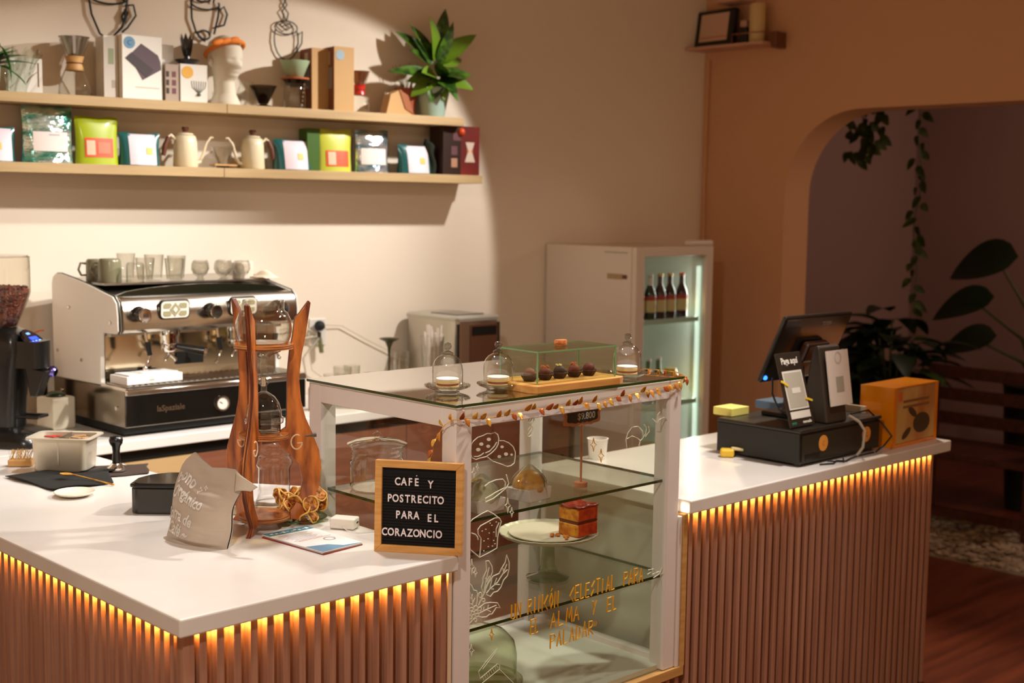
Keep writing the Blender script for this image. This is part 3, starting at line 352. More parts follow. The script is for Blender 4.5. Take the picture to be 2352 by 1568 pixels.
for k in range(3):
    a = fa + k * 2 * PI / 3
    M = RZ(a) @ RX(PI / 2)
    g = G(); g.prism([(x, y) for x, y in outer] + inner, .013, None, z0=-.0065, mi=0, side=1)
    lg = g.done('leg', [STWL, PLYV], t, sm=25, bev=.0012); lg.matrix_local = M
    g = G()                                     # the open G cut: bright ring of the hole seen on both faces
    for sgn in (-1, 1):
        arc = [(.084 + .015 * math.cos(q), .222 + .019 * math.sin(q), sgn * .0068) for q in [math.radians(z_) for z_ in range(60, 341, 20)]]
        g.tube([Vector(p) for p in arc] + [Vector((.099, .219, sgn * .0068)), Vector((.085, .219, sgn * .0068))], .0021, 5)
    g.done('letter_cutout', mat('cutout_pale_edge', (226, 190, 150), .4), lg)
def ring(z, R, r0, h, nm):
    g = G(); pr = [(r0, 0), (R, 0), (R, h), (r0, h), (r0, 0)] if r0 else [(0, 0), (R, 0), (R, h), (0, h)]
    g.lathe(pr, 48, (0, 0, z)); o = g.done(nm, [STW, PLY], t, sm=30)
    for p in o.data.polygons:
        if abs(p.normal.z) < .5: p.material_index = 1
ring(.470, .076, .050, .013, 'upper_ring'); ring(.236, .064, .0, .013, 'middle_disc'); ring(.022, .066, 0, .013, 'base_disc')
G().cyl((.03, -.01, .229), (.125, -.055, .238), .006).done('dowel', mat('grey_dowel', (90, 84, 74), .5), t, sm=40)
g = G()
g.lathe([(.0085, .418), (.0085, .440), (.022, .452), (.044, .462), (.060, .478), (.069, .498), (.0725, .520), (.070, .544), (.062, .562), (.054, .568), (.0535, .572), (.0535, .594), (.0515, .595), (.051, .573), (.0525, .567), (.060, .560), (.068, .543), (.0705, .520), (.067, .499), (.058, .480)], 48)
g.done('upper_bulb', GL, t, sm=60)
G().lathe([(0, .476), (.055, .476), (.0575, .480), (.0605, .486), (0, .486)], 40).done('water', thin_glass('water', (232, 214, 176), (190, 160, 110), 1.2), t, sm=50)
G().lathe([(.0085, .442), (.0085, .405), (.0095, .400), (.0125, .394), (.0095, .388), (.0078, .384), (.012, .378), (.0078, .372), (.0075, .355), (.009, .352)], 24).done('drip_valve', GL, t, sm=60)
G().lathe([(0, .396), (.006, .394), (.006, .372), (0, .37)], 16).done('valve_core', CHR, t, sm=60)
g = G(); g.lathe([(.0075, .358), (.014, .354), (.028, .344), (.039, .328), (.0445, .308), (.0455, .292), (.050, .290), (.0505, .284), (.050, .277), (.045, .274), (.0415, .272), (.0405, .262)], 44)
g.done('dome_lid', GL, t, sm=60)
g = G(); g.lathe([(.0415, .272), (.0415, .256), (.0405, .252), (0.0, .251)], 40); g.lathe([(.036, .272), (.036, .254)], 40); g.done('brew_cylinder', GL, t, sm=60)
g = G(); g.lathe([(.0425, .290), (.0425, .256)], 40); g.lathe([(.018, .30), (.018, .26), (0, .256)], 28); g.done('inner_filter_tube', SMOKE, t, sm=60)
# lower part of the tube hangs to the middle disc
# ---------------------------------------------------------------- letter board
ang = math.atan2(-.003 - .172, .762 - .634); t = T('letter_board', 'black felt letter board in a light wooden frame with white letters', 'letter board', (.623, .164, ZC), ang)
TL = RX(math.radians(-2.5)); Wd, Hd, fr = .219, .225, .0175
g = G()
for (x0, x1, z0, z1) in ((0, Wd, 0, fr), (0, Wd, Hd - fr, Hd)):
    pl = [(x0, z0), (x1, z0), (x1 - fr, z1), (x0 + fr, z1)] if z0 == 0 else [(x0 + fr, z0), (x1 - fr, z0), (x1, z1), (x0, z1)]
    g.prism(pl, .018, TL @ RX(PI / 2), z0=-.018)
for s_ in (0, 1):
    pl = [(0, 0), (fr, fr), (fr, Hd - fr), (0, Hd)]; pl = [(Wd - x, z) for x, z in pl][::-1] if s_ else pl
    g.prism(pl, .018, TL @ RX(PI / 2), z0=-.018)
g.done('frame', mat('board_frame_wood', (214, 160, 92), .45, noise=((9, 9, 90), (198, 142, 74), .4, .6)), t, bev=.0012)
FELT = mat('black_felt', (17, 15, 16), .95, bump=((900, 900, 900), .4, .002))
g = G(); g.bb(fr, Wd - fr, .009, .014, fr, Hd - fr, TL)
zz = fr + .004
while zz < Hd - fr - .016: g.cyl(TL @ Vector((fr + .001, .0092, zz)), TL @ Vector((Wd - fr - .001, .0092, zz)), .0030, n=8); zz += .0072
g.done('felt_panel', FELT, t, sm=60)
LET = mat('white_plastic_letter', (228, 218, 222), .4)
def row(txt, x0, pitch, z):
    x = x0; k_ = 0
    for ch in txt:
        if ch != ' ':
            w = {'I': .4, 'E': .95, 'F': .9, 'L': .9}.get(ch, 1)
            g = G(); g.text('E' if ch == 'É' else ch, .0262, TL @ upright(x, .0045, z), .0011, .0006, wsc=.80)
            if ch == 'É': g.ball(TL @ Vector((x, .0045, z + .0245)), .0017, 8); 
            g.done('letter', LET, t)
        nx_ = txt[txt.index(ch) + 1] if False else None; k_ += 1; wn = {'I': .5}; x += pitch * (wn.get(ch, 1) + (wn.get(txt[k_], 1) if k_ < len(txt) else 1)) / 2
row('CAFÉ', .056, .0158, .1655); row('Y', .1385, 0, .1615)
row('POSTRECITO', .0365, .0150, .124)
row('PARA', .0580, .0155, .084); row('EL', .1370, .0165, .0795)
row('CORAZONCIO', .0250, .0160, .0405)
# ---------------------------------------------------------------- paper bag
BAGM = mat('grey_glassine_bag', (172, 158, 144), .55, noise=((12, 12, 10), (184, 170, 156), .3, .7), bump=((10, 10, 70), .35, .006))
bl = Vector((.28, .599)); br = Vector((.336, .400)); bw = (br - bl).length
t = T('paper_bag', 'grey paper bag of coffee grounds with white handwriting', 'paper bag', (bl.x, bl.y, ZC), math.atan2(br.y - bl.y, br.x - bl.x))
BL = RX(math.radians(-6))
def bagx(u, v):     # outline: leans right and widens into a torn flap at the top
    x0 = .0 + .034 * v + .006 * math.sin(v * 7) - (.010 if v < .04 else 0); x1 = bw - .004 + .030 * v + (.012 * math.sin(v * 9) * v)
    return x0 + (x1 - x0) * u
def bagh(u):        # ragged top edge height
    K = [(0, .190), (.06, .206), (.20, .228), (.32, .214), (.50, .196), (.72, .200), (.88, .200), (1, .182)]
    for (a, h0), (b, h1) in zip(K, K[1:]):
        if u <= b: return h0 + (h1 - h0) * (u - a) / (b - a)
    return .182
def bagd(u, v):     # half thickness
    return .002 + .036 * (max(0, math.sin(PI * min(max(u, 0), 1))) ** .55) * max(0, 1 - (v / .80) ** 3) * (1 if v > .05 else .75) + (.0018 + .0024 * u) * math.sin(38 * v + 5 * u + 2 * math.sin(9 * v)) * (1 if v < .75 else .3) * math.sin(PI * u)
def bagp(u, v, s):
    return BL @ Vector((bagx(u, v), .030 - s * bagd(u, v) , v * bagh(u)))
g = G(); g.grid(lambda u, v: bagp(u, v, 1), 30, 44); g.grid(lambda u, v: bagp(u, v, -1), 30, 44)
bmesh.ops.remove_doubles(g.b, verts=g.b.verts, dist=.0046 * .2)
g.done('bag_body', BAGM, t, sm=180)
g = G()             # the corner flap folded over to the right
def flp(u, v): return BL @ Vector((bw + .022 - .012 * (1 - u) + u * .062 * (1 - .35 * v), .027 - .010 * math.sin(PI * u), .196 - .014 * u - v * (.052 * (1 - u * .75)) - .016 * u * u))
g.grid(flp, 8, 6); g.done('bag_flap', mat('pale_glassine_flap', (196, 184, 168), .5, alpha=.96), t, sm=180, solid=.0012)
INK = mat('white_marker_ink', (244, 240, 234), .6)
def bagtext(txt, size, x, z, skew=.15, wsc=1.0):
    g = G(); g.text(txt, size, Matrix(((1, skew, 0, x), (-.13, 1, 0, z), (0, 0, 1, 0), (0, 0, 0, 1))), .0003, .0011, 'LEFT', wsc)
    bmesh.ops.triangulate(g.b, faces=g.b.faces[:]); bmesh.ops.subdivide_edges(g.b, edges=g.b.edges[:], cuts=2)
    for vv in g.b.verts:
        v_ = min(.99, vv.co.y / .2); u_ = (vv.co.x - bagx(0, v_)) / (bagx(1, v_) - bagx(0, v_)); p = BL @ Vector((vv.co.x, .030 - bagd(u_, v_) - .0026, v_ * bagh(u_)))
        vv.co = p
    g.done('handwriting', INK, t)
bagtext('bono', .037, .033, .142, .2, .82); bagtext('Orgánico', .037, .024, .108, .2, .82); bagtext('Borra de', .036, .010, .062, .2, .82); bagtext('Café ~', .036, .024, .026, .2, .82)
g = G()
for (x, z, s_) in ((.114, .1395, .0085), (.131, .1465, .0065)):
    pts = []
    for k in range(9): 
        rr = s_ if k % 2 == 0 else s_ * .4; pts.append((x + rr * math.cos(k * PI / 4), z + rr * math.sin(k * PI / 4)))
    for dx, dz in ((0, 0),): g.tube([BL @ Vector((px, .030 - bagd((px - bagx(0, pz / .2)) / bw, pz / .2) - .001, pz / .2 * bagh(.6))) for px, pz in pts], .0007, 4)
g.done('star_doodles', INK, t)
# ---------------------------------------------------------------- magazines, charger, jar, bin
def quadslab(g, q, z0, z1, mi=0): g.prism(q, z1 - z0, z0=z0, mi=mi)
t = T('leaflet_stack', 'small stack of white and teal leaflets beside the drip tower', 'leaflets', (.56, .335, ZC), 0)
q = [(-.072, .113), (-.053, -.122), (.075, -.109), (.065, .113)]
def sc(q, k, r_=0): return [((x * math.cos(r_) - y * math.sin(r_)) * k, (x * math.sin(r_) + y * math.cos(r_)) * k) for x, y in q]
G().prism(sc(q, 1.0, .02), .003).done('leaflet', mat('red_cover_paper', (150, 46, 42), .5), t)
G().prism(sc(q, .99, -.012), .003, z0=.0032).done('leaflet', mat('grey_pages', (176, 176, 178), .6), t)
def onq(u, v): 
    a, b, c, d = [Vector(p) for p in q]; return (a * (1 - u) * (1 - v) + b * u * (1 - v) + c * u * v + d * (1 - u) * v)
TEAL = mat('teal_ink', (64, 128, 150), .5); BLU = mat('dusty_blue_ink', (106, 146, 176), .5); INKG = mat('pale_grey_ink', (170, 160, 168), .6)
top = G().prism(q, .002, z0=.0064).done('cover', PAPER, t)
def patch(nm, uv, m_, z=.0085, h=.0003):
    g = G(); 
    for P4 in uv: g.prism([tuple(onq(*p)) for p in P4], h, z0=z)
    g.done(nm, m_, top)
patch('teal_banner', [[(0, 0), (.13, 0), (.13, 1), (0, 1)]], TEAL)
patch('blue_corner', [[(.72, 0), (1, 0), (1, .98), (.95, .6), (.80, .42)]], BLU)
patch('printed_lines', [[(.20 + i * .045, .1 + .04 * (i % 3)), (.208 + i * .045, .1 + .04 * (i % 3)), (.208 + i * .045, .75 - .08 * (i % 2)), (.20 + i * .045, .75 - .08 * (i % 2))] for i in range(7)], INKG)
patch('printed_rule', [[(.50, .15), (.515, .15), (.515, .9), (.50, .9)]], mat('peach_ink', (222, 170, 130), .6))
patch('banner_lettering', [[(.045 + .02 * (i % 3), .10 + i * .085), (.075 + .02 * (i % 2), .10 + i * .085), (.075 + .02 * (i % 2), .16 + i * .085), (.045 + .02 * (i % 3), .16 + i * .085)] for i in range(10)], PAPER, .0089)
g = G(); c_ = onq(.62, .72); g.lathe([(.012, 0), (.016, 0), (.016, .0003), (.012, .0003)], 24, (c_.x, c_.y, .0085)); g.done('printed_seal', INKG, top)
t = T('charger_plug', 'white plug-in charger lying by the display case', 'charger', (.706, .395, ZC), math.radians(-58))
G().bb(-.034, .034, -.022, .022, .001, .030).done('charger_body', mat('glossy_white_plastic', (230, 224, 214), .25), t, bev=.005, seg=3)
G().bb(.0335, .0348, -.002, .010, .015, .019).done('usb_port', BLK, t)
G().tube([(.0, -.021, .010), (.02, -.035, .004), (.055, -.045, .003), (.085, -.020, .003), (.105, .004, .004), (.112, .008, .012)], .0013, 6).done('charging_cable', mat('white_cable', (225, 220, 214), .4), t, sm=60)
def orng(t, n, R, z0, z1, seed):
    random.seed(seed)
    for i in range(n):
        a = random.uniform(0, 2 * PI); r_ = R * random.random() ** .5 * .75; M = TR(r_ * math.cos(a), r_ * math.sin(a), random.uniform(z0, z1)) @ Euler((random.uniform(.5, 2.4), random.uniform(-.6, .6), random.uniform(0, 6))).to_matrix().to_4x4()
        g = G(); s_ = .021; 
        def f(u, v): 
            a_ = 2 * PI * u; rr = s_ * (.06 + .94 * v); return M @ Vector((rr * math.cos(a_), rr * math.sin(a_), .003 * math.sin(3 * a_) * v))
        g.grid(f, 18, 3); o = g.done('orange_slice', mat('dried_orange_flesh', (204, 128, 48), .5, noise=((120, 120, 120), (120, 62, 20), .4, .6)), t, sm=180, solid=.003)
        G().tube([M @ Vector((s_ * math.cos(b), s_ * math.sin(b), .003 * math.sin(3 * b))) for b in [k * PI / 8 for k in range(16)]], .0024, 6, True).done('orange_rind', mat('dried_rind', (224, 176, 92), .5), o, sm=60)
t = T('glass_jar', 'wide clear glass jar behind the tower with dried orange slices around it', 'jar', (.655, .645, ZC))
g = G(); g.lathe([(0, .004), (.050, .004), (.054, .010), (.055, .024), (.050, .040), (.044, .052), (.043, .060), (.043, .128), (.047, .134), (.050, .142), (.046, .150), (.043, .156), (.045, .165), (.052, .172), (.053, .180), (.050, .186)], 40)
g.lathe([(.0515, .188), (.050, .198), (.030, .206), (.010, .208), (.010, .212), (.0, .222)], 36); g.done('jar_glass', GL, t, sm=60)
t = T('dried_orange_wreath', 'pile of dried orange slices around the foot of the glass jar', 'dried oranges', (.668, .545, ZC + .012)); orng(t, 30, .086, .012, .062, 5)
tag(G().lathe([(0, 0), (.040, 0), (.062, .006), (.068, .010), (.066, .012), (.040, .004), (0, .004)], 48, (.672, .540, ZC + .0005)).done('glass_plate', thin_glass('greenish_plate_glass', (215, 226, 196), (120, 140, 96), 1.2), sm=60), 'thin greenish glass plate under the dried oranges', 'plate')
t = T('notebook_stack', 'flat beige notebook with white papers on top behind the tower', 'notebook', (.655, .775, ZC), math.radians(-47))
G().bb(-.115, .115, -.115, .125, .0005, .024).done('notebook', mat('beige_cover', (196, 178, 150), .5), t, bev=.003)
G().bb(-.105, .10, -.10, .12, .0245, .030, RZ(.08)).done('loose_papers', PAPER, t); G().bb(-.09, .11, -.09, .13, .0305, .034, RZ(-.12)).done('loose_papers', PAPER, t)
t = T('knock_box', 'black knock box half hidden behind the paper bag', 'knock box', (.475, .875, ZC), math.radians(-44))
g = G(); pl = [(-.095, -.055), (-.080, -.066), (.085, -.066), (.10, -.055), (.10, .03), (.07, .075), (.02, .095), (-.03, .092), (-.075, .06), (-.095, .02)]
g.prism(pl, .072); g.done('box_body', mat('dark_smoked_plastic', (34, 33, 28), .22, coat=.4), t, sm=35, bev=.004)
g = G(); g.prism([(x * 1.04, y * 1.04) for x, y in pl], .010, z0=.0722); g.done('box_rim', BLK, t, sm=35, bev=.003)
g = G(); g.prism([(x * .93, y * .93) for x, y in pl], .002, z0=.0825); g.done('box_lid', mat('glossy_black_lid', (20, 19, 16), .12, coat=.6), t, sm=35)
# cloths, container, tamper, spoon, plate, brush
CL = mat('black_bar_cloth', (26, 25, 22), .95, bump=((260, 260, 260), .6, .003))
def cloth(name, poly, label, seed, h=.006, m_=CL):
    random.seed(seed); a, b, c, d = [Vector(p) for p in poly]; g = G(); ph = random.uniform(0, 6)
    def f(u, v):
        p = a * (1 - u) * (1 - v) + b * u * (1 - v) + c * u * v + d * (1 - u) * v; e = .006 * math.sin(9 * u + ph) + .006 * math.sin(8 * v + ph)
        return Vector((p.x + e * (v - .5), p.y + e * (u - .5), ZC + .0035 + h * (.5 + .5 * math.sin(7 * u + 5 * v + ph)) * (.25 + max(abs(u - .5), abs(v - .5)) * 1.5) * .6))
    g.grid(f, 26, 26); return tag(g.done(name, m_, sm=180, solid=.0022), label, 'cloth')
cloth('bar_cloth', [(.295, 1.56), (.325, 1.285), (.50, 1.27), (.60, 1.52)], 'black bar cloth spread under the steel container', 2, .012)
cloth('tamping_mat', [(.52, 1.56), (.52, 1.37), (.655, 1.335), (.72, 1.47)], 'dark brown mat under the coffee tamper', 4, .003, mat('brown_rubber_mat', (58, 44, 34), .8))
t = T('steel_container', 'deep stainless container with a flared rim holding small red sachets', 'container', (.486, 1.553, ZC + .006), math.radians(-46))
hx, hy, hz = .088, .058, .105
g = G()
def rr(a, b, r_, z): return [(a - r_ + r_ * math.cos(q), b - r_ + r_ * math.sin(q), z) for q in (0, PI / 6, PI / 3, PI / 2)] + [(-a + r_ + r_ * math.cos(q), b - r_ + r_ * math.sin(q), z) for q in (PI / 2, 2 * PI / 3, 5 * PI / 6, PI)] + [(-a + r_ + r_ * math.cos(q), -b + r_ + r_ * math.sin(q), z) for q in (PI, 7 * PI / 6, 4 * PI / 3, 3 * PI / 2)] + [(a - r_ + r_ * math.cos(q), -b + r_ + r_ * math.sin(q), z) for q in (3 * PI / 2, 5 * PI / 3, 11 * PI / 6, 2 * PI)]
def loft(g, rings, cap0=True, cap1=False):
    V = [[g.b.verts.new(p) for p in R_] for R_ in rings]
    for A, B in zip(V, V[1:]):
        for i in range(len(A)): g.b.faces.new((A[i], A[(i + 1) % len(A)], B[(i + 1) % len(A)], B[i]))
    if cap0: g.b.faces.new(V[0][::-1])
    if cap1: g.b.faces.new(V[-1])
loft(g, [rr(hx * .86, hy * .84, .018, 0), rr(hx * .93, hy * .92, .018, .006), rr(hx, hy, .02, hz), rr(hx + .014, hy + .014, .022, hz + .001), rr(hx + .015, hy + .015, .022, hz - .003)]); g.done('container_wall', mat('satin_container_steel', (216, 208, 188), .42, .55), t, sm=40, solid=.0015)
g = G(); g.bb(-.003, .001, -hy, hy, .02, hz + .002); g.done('divider', STEEL, t)
g = G(); random.seed(1)
for i in range(9): g.box((random.uniform(-.06, -.02), random.uniform(-.03, .03), hz - .022 + .002 * i), (.035, .016, .003), RZ(random.uniform(-.3, .3)))
g.done('red_sachets', mat('red_sachet', (176, 48, 34), .5), t)
g = G(); 
for i in range(10): g.box((random.uniform(.02, .06), random.uniform(-.03, .03), hz - .022 + .002 * i), (.035, .018, .003), RZ(random.uniform(-.4, .4)))
g.done('brown_sachets', mat('kraft_sachet', (168, 130, 92), .6), t)
t = T('tamper', 'coffee tamper with black handle and steel base on the dark mat', 'tamper', (.588, 1.418, ZC + .008))
G().lathe([(0, .022), (.012, .022), (.0125, .035), (.011, .06), (.013, .075), (.020, .086), (.0215, .096), (.018, .106), (.008, .110), (0, .110)], 28).done('handle', BLK, t, sm=60)
G().lathe([(0, 0), (.029, 0), (.029, .010), (.022, .014), (.014, .023), (0, .023)], 36).done('tamper_base', CHR, t, sm=40)
t = T('gold_spoon', 'thin gold teaspoon resting on the edge of the black cloth', 'spoon', (.450, 1.335, ZC + .016), math.atan2(-.192, .084))
g = G(); g.grid(lambda u, v: Vector((-.10 + .045 * u, (v - .5) * .026 * math.sin(PI * min(max(u, .02), .98)) ** .6, .006 - .006 * math.sin(PI * u) * math.sin(PI * v))), 12, 8); g.done('spoon_bowl', GOLD, t, sm=180, solid=.001)
G().tube([(-.056, 0, .006), (-.03, 0, .004), (.03, 0, -.003), (.10, 0, -.0115)], .0022, 8, rad=[.0025, .0018, .0018, .003]).done('spoon_handle', GOLD, t, sm=60)
tag(G().lathe([(0, .004), (.030, .004), (.052, .012), (.057, .016), (.056, .018), (.048, .014), (.028, .0085), (0, .008)], 48, (.345, 1.195, ZC - .003)).done('small_plate', mat('cream_porcelain', (232, 222, 202), .25, coat=.3), sm=50), 'small empty cream saucer on the worktop in front of the black cloth', 'plate')
t = T('wooden_brush', 'small wooden counter brush lying behind the steel container', 'brush', (.415, 1.70, ZC + .001), math.radians(-40))
G().bb(-.045, .03, -.018, .018, 0, .022).done('brush_block', BIRCH, t, bev=.004)
g = G(); random.seed(9)
for i in range(70): x, y = random.uniform(-.04, .03), random.uniform(-.014, .014); g.tube([(x, y, .022), (x + random.uniform(-.006, .02), y + random.uniform(-.01, .01), .052)], .0007, 4)
g.done('bristles', mat('brush_bristle', (198, 160, 96), .7), t)
tag(G().lathe([(0, 0), (.028, 0), (.036, .02), (.040, .046), (.0385, .046), (.034, .02), (.026, .003), (0, .003)], 32, (.235, 1.60, ZC + .0005)).done('white_cup', mat('white_porcelain', (232, 226, 216), .22, coat=.4), sm=50), 'small white cup at the edge of the black cloth', 'cup')
# ---------------------------------------------------------------- espresso machine
SIDE = mat('satin_white_metal_panel', (240, 234, 224), .3, 0, coat=.2)
t = T('espresso_machine', 'two group espresso machine with chrome front, pale side panels and a black lower front', 'espresso machine', (.90, 1.95, ZC))
MW = .765
side = [(.565, .165), (.573, .30), (.576, .52), (.566, .548), (.54, .562), (.50, .564), (.39, .551), (.26, .532), (.16, .513), (.085, .500), (.058, .478), (.050, .43), (.048, .378), (.060, .368), (.170, .364), (.184, .352), (.186, .205), (.184, .172)]
YZ = Matrix(((0, 0, 1, 0), (1, 0, 0, 0), (0, 1, 0, 0), (0, 0, 0, 1)))
for x in (-.004, MW - .014):
    p = G().prism(side, .018, TR(x, 0, 0) @ YZ).done('side_panel', SIDE, t, sm=20, bev=.002)
    for (y, z) in ((.43, .44), (.10, .405), (.53, .27), (.33, .25)):
        G().cyl((x - (.0015 if x < 0 else -.018), y, z), (x + (-.0045 if x < 0 else .022), y, z), .006, n=12).done('screw', CHR, p, sm=60)
    g = G(); g.tube([(x + .009, a, b) for a, b in side[2:14]], .004, 6); g.done('panel_edge_trim', BLK if x > 0 else mat('dark_rubber_trim', (44, 48, 34), .4), p, sm=60)
lo = [(.0, .035), (.567, .035), (.573, .165), (.184, .168), (0, .168)]
lb = G().prism(lo, MW + .006, TR(-.005, 0, 0) @ YZ).done('lower_body', mat('dark_polished_steel', (150, 140, 128), .16, 1), t, bev=.002)
for (y, z) in ((.50, .12), (.06, .10)): G().cyl((-.004, y, z), (-.010, y, z), .008, n=12).done('screw', CHR, lb, sm=60)
G().bb(-.002, MW - .002, .02, .55, .008, .0345).done('base_tray', BLKM, t)
for x in (.05, MW - .05):
    for y in (.06, .50): G().cyl((x, y, 0), (x, y, .034), .02, n=16).done('foot', BLK, t, sm=60)
G().bb(-.003, MW, -.006, -.0005, .038, .150).done('front_panel', mat('black_glass_front', (10, 11, 10), .08, coat=.8), t, bev=.002)
g = G(); g.prism([(-.012, .152), (.01, .150), (.184, .166), (.184, .180), (-.004, .176), (-.012, .168)], MW + .004, TR(-.004, 0, 0) @ YZ); g.done('tray_rim', CHR, t, sm=30, bev=.002)
g = G(); g.bb(.012, MW - .012, .010, .170, .1785, .181)
for i in range(30): g.bb(.02 + i * .0245, .034 + i * .0245, .018, .160, .181, .1835)
g.done('drip_grille', STEEL, t)
tag_gauge = G(); tag_gauge.lathe([(0, 0), (.026, 0), (.029, .004), (.029, .010), (.024, .010), (.023, .006), (0, .006)], 32, M=TR(.385, -.0065, .090) @ RX(PI / 2)); tg = tag_gauge.done('pressure_gauge', [CHR], t, sm=40)
G().cyl((.385, -.0128, .090), (.385, -.0134, .090), .022, n=28).done('gauge_face', mat('gauge_face_cream', (226, 220, 206), .5), tg)
G().tube([(.385, -.0138, .090), (.372, -.0138, .098)], .0014, 4).done('gauge_needle', BLK, tg)
g = G(); g.text('laSpaziale', .030, upright(.172, -.0065, .085), .0015, .0007, wsc=1.0); g.done('badge_lettering', CHR, t)
G().ball((.470, -.007, .092), .0035, 10).done('indicator_lamp', mat('blue_lamp', (60, 90, 220), .3, emit=(70, 100, 255), es=3), t)
# chrome front fascia
fas = [(.052, .378), (.046, .384), (.050, .440), (.056, .470), (.076, .494), (.100, .500), (.14, .50), (.14, .37), (.06, .37)]
FAS = mat('satin_chrome_fascia', (196, 186, 172), .2, 1, bump=((2, 2, 60), .03, .002))
g = G(); g.prism([(a - .012, b) for a, b in fas], MW - .030, TR(.015, 0, 0) @ YZ); fc = g.done('front_fascia', FAS, t, sm=50, bev=.001)
g = G(); g.prism([(.14, .50), (.56, .545), (.56, .35), (.14, .35)], MW - .032, TR(.016, 0, 0) @ YZ); g.done('upper_body', STEEL, t)
pts = [(0, 0)] + [(MW - .03, 0)] + [((MW - .03) * (1 - i / 16), .001 + .034 * math.sin(PI * (i / 16)) ** .55) for i in range(1, 16)]
g = G(); g.prism(pts, .02, TR(.015, .098, .500) @ RX(PI / 2), z0=-.02); g.done('cup_rail', mat('dark_curved_rail', (22, 24, 14), .2, coat=.5), t, sm=30)
G().bb(.025, MW - .03, .20, .545, .533, .5405).done('cup_tray', STEEL, t)
g = G(); g.bb(.016, MW - .016, .186, .2, .175, .36); g.done('splash_back', mat('mirror_steel_back', (206, 188, 158), .12, 1), t)
G().bb(.30, .42, .180, .1855, .225, .272).done('recess_handle', BLKM, t, bev=.004)
for i, x in enumerate((.070, .360, .655)):
    M = TR(x, .040, .440) @ RX(PI / 2 + .05)
    k = G(); k.lathe([(.0, 0), (.026, 0), (.028, .010), (.024, .018), (.024, .030), (.027, .034), (.027, .055), (.023, .058), (0, .058)], 28, M=M); kn = k.done('steam_knob', BLK, t, sm=50)
    k = G(); k.lathe([(0, .0585), (.020, .0585), (.0235, .056), (.0255, .0585), (.0235, .0605), (.019, .0605), (0, .061)], 28, M=M); k.done('knob_cap', CHR, kn, sm=40)
    k = G()
    for q in (-1, 0, 1): k.prism([(q * .007 - .003, -.006), (q * .007 + .003, -.006), (q * .007, .009)], .0006, M, z0=.0612)
    k.done('knob_emblem', BLKM, kn)
for x in (.213, .505):
    M = TR(x, .040, .450) @ RX(PI / 2 + .06)
    def rrect(a, b, r_): return [(p[0], p[1]) for p in rr(a, b, r_, 0)]
    g = G(); g.prism(rrect(.062, .036, .017), .012, M); pn = g.done('button_panel', BLK, t, bev=.002)
    g = G(); g.prism(rrect(.0565, .0305, .014), .002, M, z0=.0122); g.done('panel_face', mat('panel_face_cream', (222, 216, 200), .35), pn)
    PB = mat('panel_button_olive', (150, 144, 112), .4)
    g = G(); g.prism([(-.022, 0), (0, -.026), (.022, 0), (0, .026)], .0015, M, z0=.0143); g.done('diamond_button', PB, pn)
    g = G(); g.prism([(-.009, 0), (0, -.011), (.009, 0), (0, .011)], .0012, M, z0=.0159); g.done('diamond_centre', mat('panel_face_cream', (222, 216, 200)), pn)
    for sx in (-1, 1):
        for sy in (-1, 1): g = G(); g.prism([(sx * .047, sy * .005), (sx * .022, sy * .005), (sx * .014, sy * .016), (sx * .020, sy * .024), (sx * .042, sy * .024), (sx * .048, sy * .018)], .0012, M, z0=.0143); g.done('square_button', PB, pn)
for x in (.225, .510):
    gh = G(); gh.lathe([(0, .378), (.040, .378), (.040, .350), (.036, .345), (.036, .325), (.032, .318), (0, .318)], 32, (x, .095, 0)); gh = gh.done('group_head', CHR, t, sm=50)
    G().lathe([(0, .322), (.031, .322), (.031, .298), (.024, .288), (0, .288)], 28, (x, .095, 0)).done('portafilter', CHR, gh, sm=50)
    G().cyl((x + .02, .075, .306), (x + .105, .02, .288), .012, .016).done('portafilter_handle', BLK, gh, sm=50)
    G().cyl((x + .103, .021, .2885), (x + .112, .016, .2865), .0165).done('handle_cap', CHR, gh, sm=50)
    G().tube([(x, .095, .29), (x, .09, .276), (x + .018, .086, .262), (x + .022, .086, .252)], .0065, 8).done('spout', CHR, gh, sm=60)
    G().tube([(x, .095, .29), (x - .004, .09, .276), (x - .018, .086, .262), (x - .022, .086, .252)], .0065, 8).done('spout', CHR, gh, sm=60)
for x, s_ in ((.110, 1), (.405, 1), (.660, -1)):
    w = G().tube([(x, .06, .380), (x, .05, .34), (x + .01 * s_, .045, .28), (x - .012 * s_, .04, .240)], .0055, 8).done('steam_wand', CHR, t, sm=60)
    G().cyl((x + .002, .049, .335), (x + .009 * s_, .045, .285), .011, .009, n=12).done('wand_grip', BLK, w, sm=60)
    G().ball((x - .012 * s_, .04, .240), .009, 12).done('wand_tip', CHR, w, sm=60)
t = T('white_tablet_box', 'white flat box lying on the drip tray of the espresso machine', 'box', (.995, 2.035, ZC + .184), math.radians(4))
G().bb(-.082, .150, -.055, .060, 0, .030).done('box_body', mat('bright_white_card', (236, 232, 226), .45), t, bev=.002); G().bb(-.07, .135, -.05, .05, .0305, .036).done('box_lid', mat('bright_white_card', (236, 232, 226)), t, bev=.002)
G().bb(.01, .03, -.0556, -.0551, .010, .016).done('label_mark', mat('pale_green_mark', (176, 180, 140), .6), t)
